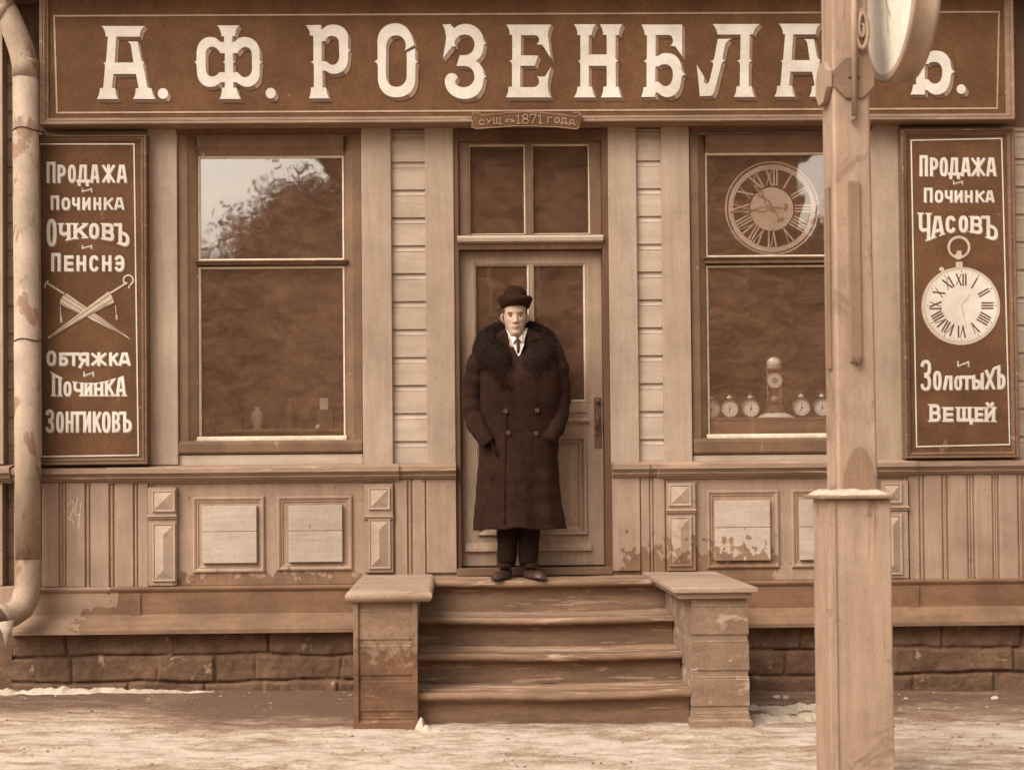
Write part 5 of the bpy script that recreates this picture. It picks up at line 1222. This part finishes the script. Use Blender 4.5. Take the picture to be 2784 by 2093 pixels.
#@@PART5
# ------------------------------------------------------------------ the man in the doorway
def person():
    YM = -0.17
    P = lambda px, py, y=YM: W(px, py, y)
    X0, ZE = P(1400, 858); ZF = 0.672
    o = thing('person', (X0, YM, ZF), 'young man in long dark double-breasted coat, fur collar and small hat standing in the doorway', 'person')
    g2 = lambda x, z, cx, cz, sx, sz: math.exp(-((x-cx)/sx)**2-((z-cz)/sz)**2)
    def lerp(tab, z):
        if z <= tab[0][0]: return tab[0][1:]
        for a, b in zip(tab, tab[1:]):
            if z <= b[0]:
                t = (z-a[0])/(b[0]-a[0]); return tuple(a[i]+(b[i]-a[i])*t for i in range(1, len(a)))
        return tab[-1][1:]
    # head, neck and trunk as one surface: (z from the eyes, half width, front depth, back depth)
    tab = [(-0.98,.155,.12,.12),(-0.75,.165,.12,.12),(-0.55,.16,.10,.11),(-0.40,.17,.035,.11),(-0.30,.16,.02,.11),(-0.235,.13,.02,.10),(-0.205,.085,.035,.075),(-0.18,.056,.045,.065),(-0.150,.053,.045,.068),
           (-0.138,.050,.056,.072),(-0.130,.046,.074,.076),(-0.120,.043,.086,.080),(-0.108,.046,.089,.084),(-0.09,.052,.088,.090),(-0.07,.0575,.087,.094),(-0.045,.063,.086,.098),(-0.02,.0665,.085,.102),(0,.068,.085,.104),
           (.03,.0705,.089,.106),(.06,.071,.088,.104),(.085,.066,.080,.098),(.105,.055,.066,.084),(.118,.038,.046,.06),(.125,.018,.022,.03),(.127,.002,.002,.003)]
    zs = [-0.98+0.05*i for i in range(15)] + [-0.235+0.0046*i for i in range(79)]
    zs = [z for z in zs if z <= .127]; n = 110; rows = []
    for z in zs:
        a, bf, bb = lerp(tab, z); row = []
        for i in range(n):
            th = 2*math.pi*i/n; s, c = math.sin(th), math.cos(th)      # c>0 is the front
            x = a*math.copysign(abs(s)**0.92, s); y = -(bf if c > 0 else bb)*math.copysign(abs(c)**0.92, c)
            if c > 0 and z > -0.15:
                f = 0
                nz = min(max((0.006-z)/0.052, 0), 1)
                if z > -0.056: f += (0.004+0.021*nz)*math.exp(-(x/(0.0085+0.006*nz))**2)*min(1, (z+0.058)/0.008 if z < -0.05 else 1)*(1 if z < .012 else max(0, 1-(z-.012)/.02))
                for sg in (-1, 1):
                    f += 0.007*g2(x, z, sg*0.0125, -0.048, 0.006, 0.007)
                    f -= 0.011*g2(x, z, sg*0.030, -0.009, 0.017, 0.011)
                    f += 0.005*g2(x, z, sg*0.030, 0.012, 0.022, 0.008)
                    f += 0.004*g2(x, z, sg*0.040, -0.030, 0.018, 0.016)
                f += 0.0055*g2(x, z, 0, -0.0735, 0.020, 0.0050) + 0.0060*g2(x, z, 0, -0.0845, 0.018, 0.0055)
                f -= 0.0035*g2(x, z, 0, -0.079, 0.024, 0.0022) - 0.004*g2(x, z, 0, -0.112, 0.018, 0.012) + 0.003*g2(x, z, 0, -0.096, 0.016, 0.005)
                y -= f
            row.append((X0+x, YM+y, ZE+z))
        rows.append(row)
    b = MB(); b.grid(rows, closed=True)
    # ears
    for sg in (-1, 1):
        er = []
        for j in range(9):
            t = j/8; w = math.sin(math.pi*min(1, t*0.92+0.06)); er.append((X0+sg*(0.063+0.013*w+0.003*t), YM+0.012-0.004*t, ZE-0.045+0.062*t))
        b.tube(er, [0.004, 0.008, 0.010, 0.011, 0.012, 0.013, 0.012, 0.009, 0.003], 10, flat=0.6)
    # legs and arms continue from the trunk inside the clothes
    for sg, fx in ((-1, 1378), (1, 1437)):
        xf = P(fx, 1550)[0]
        b.tube([(X0+sg*0.085, YM, ZF+0.78), (X0+sg*0.085, YM-0.01, ZF+0.45), (xf, YM+0.02, ZF+0.09)], [0.085, 0.056, 0.04], 16)
    b.build('body', M['skin'], o)
    # eyes, brows, lips
    for sg in (-1, 1):
        ex = X0+sg*0.0300; ey = YM-0.0755; EZ = ZE-0.009
        e = MB(); e.lathe([(0.011*math.sin(R(q)), -0.006*math.cos(R(q))) for q in range(6, 91, 12)], (ex, ey+0.002, EZ-0.001), 'y', 20, sx=1.15, sy=0.46); w = e.build('eye', M['eyewhite'], o)
        i = MB(); i.lathe([(0.0044, -0.0012), (0.0035, -0.0024), (0.0006, -0.0026)], (ex, ey-0.0035, EZ-0.0005), 'y', 16); i.build('iris', M['iris'], w)
        br = MB(); br.tube([(ex-0.015, ey-0.0045+ (0.004 if sg < 0 else 0), EZ+0.0155), (ex, ey-0.009, EZ+0.0195), (ex+0.015, ey-0.0045+(0.004 if sg > 0 else 0), EZ+0.0155)], [0.0020, 0.0034, 0.0020], 8); br.build('eyebrow', M['hair'], o)
        ul = MB(); ul.tube([(ex-0.0125, ey+0.0005, EZ+0.001), (ex, ey-0.0055, EZ+0.0055), (ex+0.0125, ey+0.0005, EZ+0.001)], [0.001, 0.0016, 0.001], 8); ul.build('eyelid', M['hair'], w)
    m = MB(); m.tube([(X0-0.029, YM-0.0795, ZE-0.079), (X0-0.011, YM-0.0905, ZE-0.0775), (X0, YM-0.0920, ZE-0.0785), (X0+0.011, YM-0.0905, ZE-0.0775), (X0+0.029, YM-0.0795, ZE-0.079)], [0.0008, 0.0026, 0.0022, 0.0026, 0.0008], 8)
    m.tube([(X0-0.023, YM-0.083, ZE-0.082), (X0, YM-0.0925, ZE-0.0845), (X0+0.023, YM-0.083, ZE-0.082)], [0.001, 0.0036, 0.001], 8); m.build('lips', M['lip'], o)
    # hair: a close cap showing at the temples
    h = MB(); rows = []
    for z in [0.012, 0.02, 0.035, 0.05, 0.07, 0.09]:
        a, bf, bb = lerp(tab, z); row = []
        for i in range(41):
            th = R(62 + 236*i/40); s, c = math.sin(th), math.cos(th)
            row.append((X0+(a+0.004)*math.copysign(abs(s)**0.92, s), YM-((bf if c > 0 else bb)+0.006)*math.copysign(abs(c)**0.92, c), ZE+z-(0.05 if c < -0.2 else 0.0)*(1 if z < .02 else 0)))
        rows.append(row)
    h.grid(rows); h.build('hair', M['hair'], o)
    # hat with a thick turned-up brim
    ht = MB(); rows = []
    for z, a, q in [(.046,.071,0),(.043,.080,0),(.050,.090,0),(.064,.100,.1),(.080,.1055,.2),(.094,.101,.3),(.101,.090,.3),(.098,.082,.2),(.096,.076,.2),(.112,.071,.3),(.136,.064,.6),(.156,.055,.9),(.167,.040,1),(.163,.020,1),(.154,.002,1)]:
        row = []
        for i in range(48):
            th = 2*math.pi*i/48; s, c = math.sin(th), math.cos(th)
            wob = 1+0.012*math.sin(3*th+1)+0.01*noise.noise((c*2, s*2, z*20))
            dz = 0.010*s*s*(1 if .05 < z < .103 and a > .085 else 0) - (0.010*s*s if z < .05 else 0) - 0.004*s*q
            row.append((X0+0.002+a*s*wob, YM-0.004-a*1.16*c*wob, ZE+z+dz+0.006))
        rows.append(row)
    ht.grid(rows, closed=True); ht.build('hat', M['hat'], o)
    # shirt collar and tie
    sc = MB()
    pt = lambda px, py, y: (W(px, py, y)[0], y, W(px, py, y)[1])
    for pts in ([(1377,898,-.20),(1384,914,-.225),(1395,933,-.245),(1404,919,-.25),(1396,910,-.235),(1380,893,-.20)], [(1431,893,-.20),(1420,909,-.235),(1410,919,-.25),(1420,931,-.245),(1428,915,-.225),(1433,900,-.20)]):
        v = [pt(*q) for q in pts]; sc.add(v+[(a, y+0.012, c) for a, y, c in v], [tuple(range(6)), tuple(range(6, 12))[::-1]]+[(i, (i+1) % 6, 6+(i+1) % 6, 6+i) for i in range(6)])
    sc.tube([pt(1377,896,-.17), pt(1405,918,-.215), pt(1433,896,-.17)], [0.012, 0.014, 0.012], 10)
    v = [pt(1382,903,-.200), pt(1394,938,-.236), pt(1411,972,-.242), pt(1424,938,-.236), pt(1431,903,-.200)]; sc.add(v, [(0, 1, 2, 3, 4)])
    sc.build('shirt_collar', M['linen'], o)
    t = MB(); t.tube([pt(1407,916,-.238), pt(1407,921,-.247), pt(1408,928,-.245), pt(1409,945,-.238), pt(1411,968,-.225)], [0.008, 0.0135, 0.0095, 0.013, 0.014], 12, flat=0.7); t.build('tie', M['tie'], o)
    # coat: lofted body and sleeves
    ring = [(1437,1294,1531,.185,0),(1434,1293.5,1531.5,.192,0),(1400,1295,1527,.188,0),(1366,1297,1523,.183,0),(1285,1300,1515,.172,0),(1210,1303,1519,.168,0),(1140,1302,1520,.168,0),(1076,1303,1520,.170,0),(1020,1304,1520,.164,0),(975,1310,1513,.146,0),(945,1318,1505,.125,0),(925,1330,1488,.108,.0),(908,1348,1468,.09,0),(895,1368,1445,.07,.0)]
    c = MB(); rows = []
    import bisect
    def at(py):
        L = ring[::-1]
        for a, b2 in zip(L, L[1:]):
            if a[0] <= py <= b2[0]:
                u = (py-a[0])/(b2[0]-a[0]); return [a[k]+(b2[k]-a[k])*u for k in range(4)]
        return list(ring[0][:4])
    pys = [1437, 1434, 1430]+[1424-8*i for i in range(66)]; pys = [p for p in pys if p >= 897]+[896]
    nn = 96
    def front(px, py):
        _, xl, xr, d = at(py); x0, x1 = P(xl, py)[0], P(xr, py)[0]; xc, a = (x0+x1)/2, (x1-x0)/2
        u = max(-0.98, min(0.98, (P(px, py)[0]-xc)/a)); return YM-d*0.95*(1-abs(u)**2.4)**(1/2.4)
    for py in pys:
        _, xl, xr, d = at(py); x0, x1 = P(xl, py)[0], P(xr, py)[0]; xc, a = (x0+x1)/2, (x1-x0)/2; z = P(1410, py)[1]; row = []
        low = max(0, min(1, (py-1180)/250))
        for i in range(nn):
            th = 2*math.pi*i/nn; s, cc = math.sin(th), math.cos(th)
            x = a*math.copysign(abs(s)**(2/2.4), s); fr = 0.95 if py > 1030 else max(0.30, 0.95-0.65*min(1, (1030-py)/85)*math.exp(-(x/0.17)**4))
            y = -d*(fr if cc > 0 else 0.8)*math.copysign(abs(cc)**(2/2.4), cc)
            fold = (0.015*low*math.sin(5*th+0.6+z*1.5)+0.009*low*math.sin(9*th+2)) + 0.020*noise.noise((x*6, y*6+3, z*3.4))+0.008*noise.noise((x*3, 5, z*16)) + 0.005*noise.noise((x*20, y*20, z*11))
            if cc > 0.1 and py > 1010 and X0-0.062 < X0+x+(xc-X0): fold += 0.007
            k = 1+fold/0.18
            hem = (0.012*noise.noise((th*1.5, 1, 2)) if py > 1428 else 0) + (0.014*math.exp(-((x+0.02)/0.06)**2) if py > 1420 and cc > 0 else 0)
            row.append((xc+x*(1+fold/0.4), YM+y*k, z+hem))
        rows.append(row)
    c.grid(rows, closed=True)
    c.grid([rows[0], [(X0+(p[0]-X0)*0.9, YM+(p[1]-YM)*0.9, p[2]+0.03) for p in rows[0]], [(X0+(p[0]-X0)*0.85, YM+(p[1]-YM)*0.85, p[2]+0.4) for p in rows[0]]], closed=True)
    def sleeve(pts):
        # pts: (px, py, y, r); resample
        out = []; rad = []
        V = [(pt(a, b2, y), r) for a, b2, y, r in pts]; m2 = len(V)
        for i in range(m2-1):
            for s in range(6):
                u = s/6; p0 = Vector(V[max(i-1,0)][0]); p1 = Vector(V[i][0]); p2 = Vector(V[i+1][0]); p3 = Vector(V[min(i+2,m2-1)][0])
                q = 0.5*((2*p1)+(p2-p0)*u+(2*p0-5*p1+4*p2-p3)*u*u+(3*p1-p0-3*p2+p3)*u**3)
                r = V[i][1]+(V[i+1][1]-V[i][1])*u
                out.append(q); rad.append(r*(1+0.12*noise.noise((q.x*14, q.z*22, 4))+0.05*math.sin(q.z*70+q.x*30)*(1 if 0.0 < u else 1)))
        out.append(Vector(V[-1][0])); rad.append(V[-1][1])
        c.tube(out, rad, 22)
    sleeve([(1346,940,-.16,.040),(1326,950,-.165,.062),(1303,985,-.165,.070),(1290,1035,-.16,.068),(1284,1085,-.165,.062),(1287,1125,-.19,.060),(1300,1160,-.24,.058),(1318,1190,-.285,.052),(1330,1206,-.30,.040)])
    sleeve([(1474,940,-.16,.040),(1495,950,-.165,.062),(1511,985,-.165,.068),(1520,1035,-.16,.066),(1524,1080,-.165,.060),(1521,1118,-.19,.060),(1512,1155,-.24,.058),(1498,1184,-.285,.052),(1488,1200,-.30,.040)])
    co = c.build('coat', M['coat'], o)
    for (px, py) in ((1375,1118),(1461,1116),(1383,1177),(1458,1179)):
        bt = MB(); yb = front(px, py)-0.012; x, z = W(px, py, yb)
        bt.lathe([(0.014, 0.010), (0.0145, 0.0), (0.012, -0.005), (0.006, -0.006), (0.004, -0.003), (0.001, -0.003)], (x, yb, z), 'y', 18); bt.build('button', M['horn'], co)
    for a, b2 in (((1330,1186),(1352,1240)), ((1490,1182),(1468,1236))):
        pk = MB(); pk.tube([pt(a[0], a[1], front(*a)-0.012), pt((a[0]+b2[0])/2, (a[1]+b2[1])/2, front((a[0]+b2[0])/2, (a[1]+b2[1])/2)-0.012), pt(b2[0], b2[1], front(*b2)-0.012)], 0.006, 8); pk.build('pocket_welt', M['coat'], co)
    fe = MB(); ys2 = [1105+20*i for i in range(17)]; fe.tube([pt(1374-0.012*(q-1105), q, front(1374, q)-0.013) for q in ys2], 0.0035, 6); fe.build('front_edge', M['coat'], co)
    # fur collar: thick shawl running from the nape to the chest, with a pile of short hairs
    f = MB(); rnd = random.Random(5)
    side = {}
    for sg in (-1, 1):
        L = [(1404+sg*6, 884, -.055, .046), (1404+sg*40, 898, -.085, .054), (1404+sg*66, 920, -.115, .080), (1404+sg*75, 953, -.165, .102), (1404+sg*55+3, 990, -.215, .106), (1404+sg*37+4, 1028, -.250, .084), (1404+sg*18+6, 1060, -.28, .050), (1412, 1082, -.30, .020)]
        V = [(Vector(pt(a, b2, y)), r) for a, b2, y, r in L]; C = []; Rr = []
        for i in range(len(V)-1):
            for s in range(6):
                u = s/6; q = [V[max(i-1,0)][0], V[i][0], V[i+1][0], V[min(i+2,len(V)-1)][0]]
                C.append(0.5*((2*q[1])+(q[2]-q[0])*u+(2*q[0]-5*q[1]+4*q[2]-q[3])*u*u+(3*q[1]-q[0]-3*q[2]+q[3])*u**3)); Rr.append(V[i][1]+(V[i+1][1]-V[i][1])*u)
        f.tube(C, [r*1.0*(1+0.05*noise.noise((p.x*16, p.y*16, p.z*16))) for p, r in zip(C, Rr)], 20, flat=0.85)
        for _ in range(8000):
            i = rnd.randrange(len(C)-1); p = C[i].lerp(C[i+1], rnd.random()); r = Rr[i]
            d = Vector((rnd.gauss(0,1), rnd.gauss(0,1), rnd.gauss(0,1))).normalized()
            tdir = (C[i+1]-C[i]).normalized(); d = (d-tdir*d.dot(tdir)).normalized()
            base = p+d*r*0.92; tip = p+d*(r+rnd.uniform(0.006, 0.015))+Vector((rnd.gauss(0,.006), rnd.gauss(0,.006), -0.006+rnd.gauss(0,.006)))
            w = tdir.cross(d).normalized()*0.0013 if rnd.random() < .5 else tdir*0.0013
            f.add([base-w, base+w, tip], [(0, 1, 2)])
    f.build('fur_collar', M['fur'], o)
    # trousers and boots
    tr = MB()
    for xs2, y0 in (((1384,1380,1378), 0.0), ((1436,1438,1436), 0.01)):
        tr.tube([pt(xs2[0],1330,YM), pt(xs2[0],1400,YM), pt(xs2[1],1450,YM+.005), pt(xs2[1],1480,YM), pt(xs2[2],1510,YM+.01), pt(xs2[2],1527,YM+.005), pt(xs2[2],1534,YM)], [.085,.075,.066,.061,.060,.056,.05], 20)
    tr.build('trousers', M['trousers'], o)
    for px, turn in ((1371, -0.30), (1444, 0.30)):
        xh, _ = P(px, 1540); bt = MB(); rows = []; zb = ZF+0.006
        for j in range(15):
            t = j/14; w = 0.034+0.014*math.sin(math.pi*min(1, t*1.05))+0.004*t; hgt = 0.085*(1-t)**0.7+0.040*t if t < .5 else 0.0523+0.0*(t)
            hgt = 0.088-0.062*min(1, t/0.55)**0.8+0.020*math.exp(-((t-0.72)/0.2)**2)
            if t > 0.9: w *= 0.80 if t < 0.96 else 0.45; hgt *= 0.85 if t < .96 else 0.5
            cy = -0.235*t+0.055; row = []
            for i in range(16):
                a = 2*math.pi*i/16; lx = w*math.cos(a); lz = max(0, math.sin(a))*hgt; 
                x = lx*math.cos(turn)-(-cy)*math.sin(-turn)*(-1) if False else lx+(-cy)*turn*1.0
                row.append((xh+x*1.0, YM+cy+0.01, zb+lz))
            rows.append(row)
        bt.grid(rows, closed=True); bt.add([rows[0][i] for i in range(16)], [tuple(range(16))]); bt.add(rows[-1], [tuple(range(16))[::-1]])
        bt.tube([(xh, YM+0.01, ZF+0.06), (xh, YM+0.012, ZF+0.12), (xh, YM+0.012, ZF+0.17)], [0.047, 0.045, 0.046], 16)
        s2 = bt.build('boot', M['boot'], o)
person()

# ------------------------------------------------------------------ across the street (seen only as reflections in the panes)
def house_opposite():
    o = thing('house_opposite', (3.0, -25.0, 0), 'dark two-storey timber house across the street, reflected in the panes', 'house')
    x0, x1, y0, y1, ze, zr = -2.9, 8.6, -34.0, -25.0, 9.3, 12.8
    b = MB(); b.box(x0, x1, y0, y1, -0.6, ze); b.build('wall', M['timber'], o)
    r = MB(); e = 0.5; v = [(x0-e, y0-e, ze), (x1+e, y0-e, ze), (x1+e, y1+e, ze), (x0-e, y1+e, ze), (x0+3.0, -29.5, zr), (x1-3.2, -29.5, zr)]
    r.add(v, [(0,1,5,4), (1,2,5), (2,3,4,5), (3,0,4), (3,2,1,0)]); r.build('roof', M['roof'], o)
    for z in (1.2, 5.2):
        for k in range(5):
            x = x0+1.2+k*2.6; f = MB(); f.box(x-0.1, x+1.2, y1-0.02, y1+0.06, z-0.1, z+1.9); w = f.build('window', M['pilaster'], o)
            g = MB(); g.box(x, x+1.1, y1+0.0, y1+0.065, z, z+1.8); g.build('pane', M['inside'], w)
    for x in (0.5, 5.5):
        c = MB(); c.box(x, x+0.8, -30, -29.3, 10, 13.6); c.build('chimney', M['stone'], o)
house_opposite()
def tree(x, y, h, r, seed, label):
    rnd = random.Random(seed); o = thing('street_tree', (x, y, -0.3), label, 'tree', 'trees across the street')
    t = MB(); t.tube([(x, y, -0.4), (x+0.1, y, h*0.3), (x-0.1, y+0.1, h*0.6), (x, y, h*0.92)], [0.28, 0.2, 0.12, 0.03], 12)
    cl = []
    for k in range(16):
        a = rnd.uniform(0, 6.28); z = h*rnd.uniform(0.3, 0.85); l = r*rnd.uniform(0.5, 0.95)*(1-0.5*max(0, z/h-0.5))
        p = (x+l*math.cos(a), y+l*math.sin(a), z+l*0.35); t.tube([(x, y, z-0.2), ((x+p[0])/2, (y+p[1])/2, z+0.05), p], [0.07, 0.05, 0.015], 7); cl.append(p)
    t.build('trunk', M['bark'], o)
    f = MB()
    for p in cl+[(x, y, h*0.95), (x, y, h*0.8)]:
        for _ in range(2000):
            d = Vector((rnd.gauss(0,1), rnd.gauss(0,1), rnd.gauss(0,0.8)))*r*0.26
            q = Vector(p)+d; u = Vector((rnd.gauss(0,1), rnd.gauss(0,1), rnd.gauss(0,1))).normalized()*0.075; w = u.orthogonal()*rnd.uniform(.5,1)
            f.add([q-u-w*.5, q+u, q+w], [(0, 1, 2)])
    f.build('crown', M['leaf'], o)
tree(-3.7, -24.3, 8.0, 1.9, 1, 'dense dark tree left of the timber house across the street, seen in the pane')
tree(-6.3, -24.6, 6.3, 2.0, 2, 'lower dark tree beside the long shed across the street, seen in the pane')
tree(9.3, -24.0, 7.2, 1.6, 3, 'dark tree at the right corner of the timber house across the street')
def shed():
    o = thing('filler_shed', (-16, -27, 0), 'long low timber shed at the left across the street, added to close sky gaps in the reflections', 'shed')
    b = MB(); b.box(-30, -2.0, -38, -34.5, -0.5, 5.8); b.build('wall', M['timber'], o)  # added shed, blocks bright sky between tree and house in the reflections
    r = MB(); v = [(-30.5, -38.5, 5.8), (-1.8, -38.5, 5.8), (-1.8, -34.2, 5.8), (-30.5, -34.2, 5.8), (-30.5, -36.2, 7.6), (-1.8, -36.2, 7.6)]; r.add(v, [(0,1,5,4), (2,3,4,5), (1,2,5), (3,0,4), (3,2,1,0)]); r.build('roof', M['roof'], o)
    o = thing('plank_fence', (16, -25, 0), 'tall plank fence right of the timber house across the street', 'fence')
    b = MB(); b.box(8.6, 34, -25.2, -25.1, -0.5, 3.2); b.build('boards', M['timber'], o)
shed()
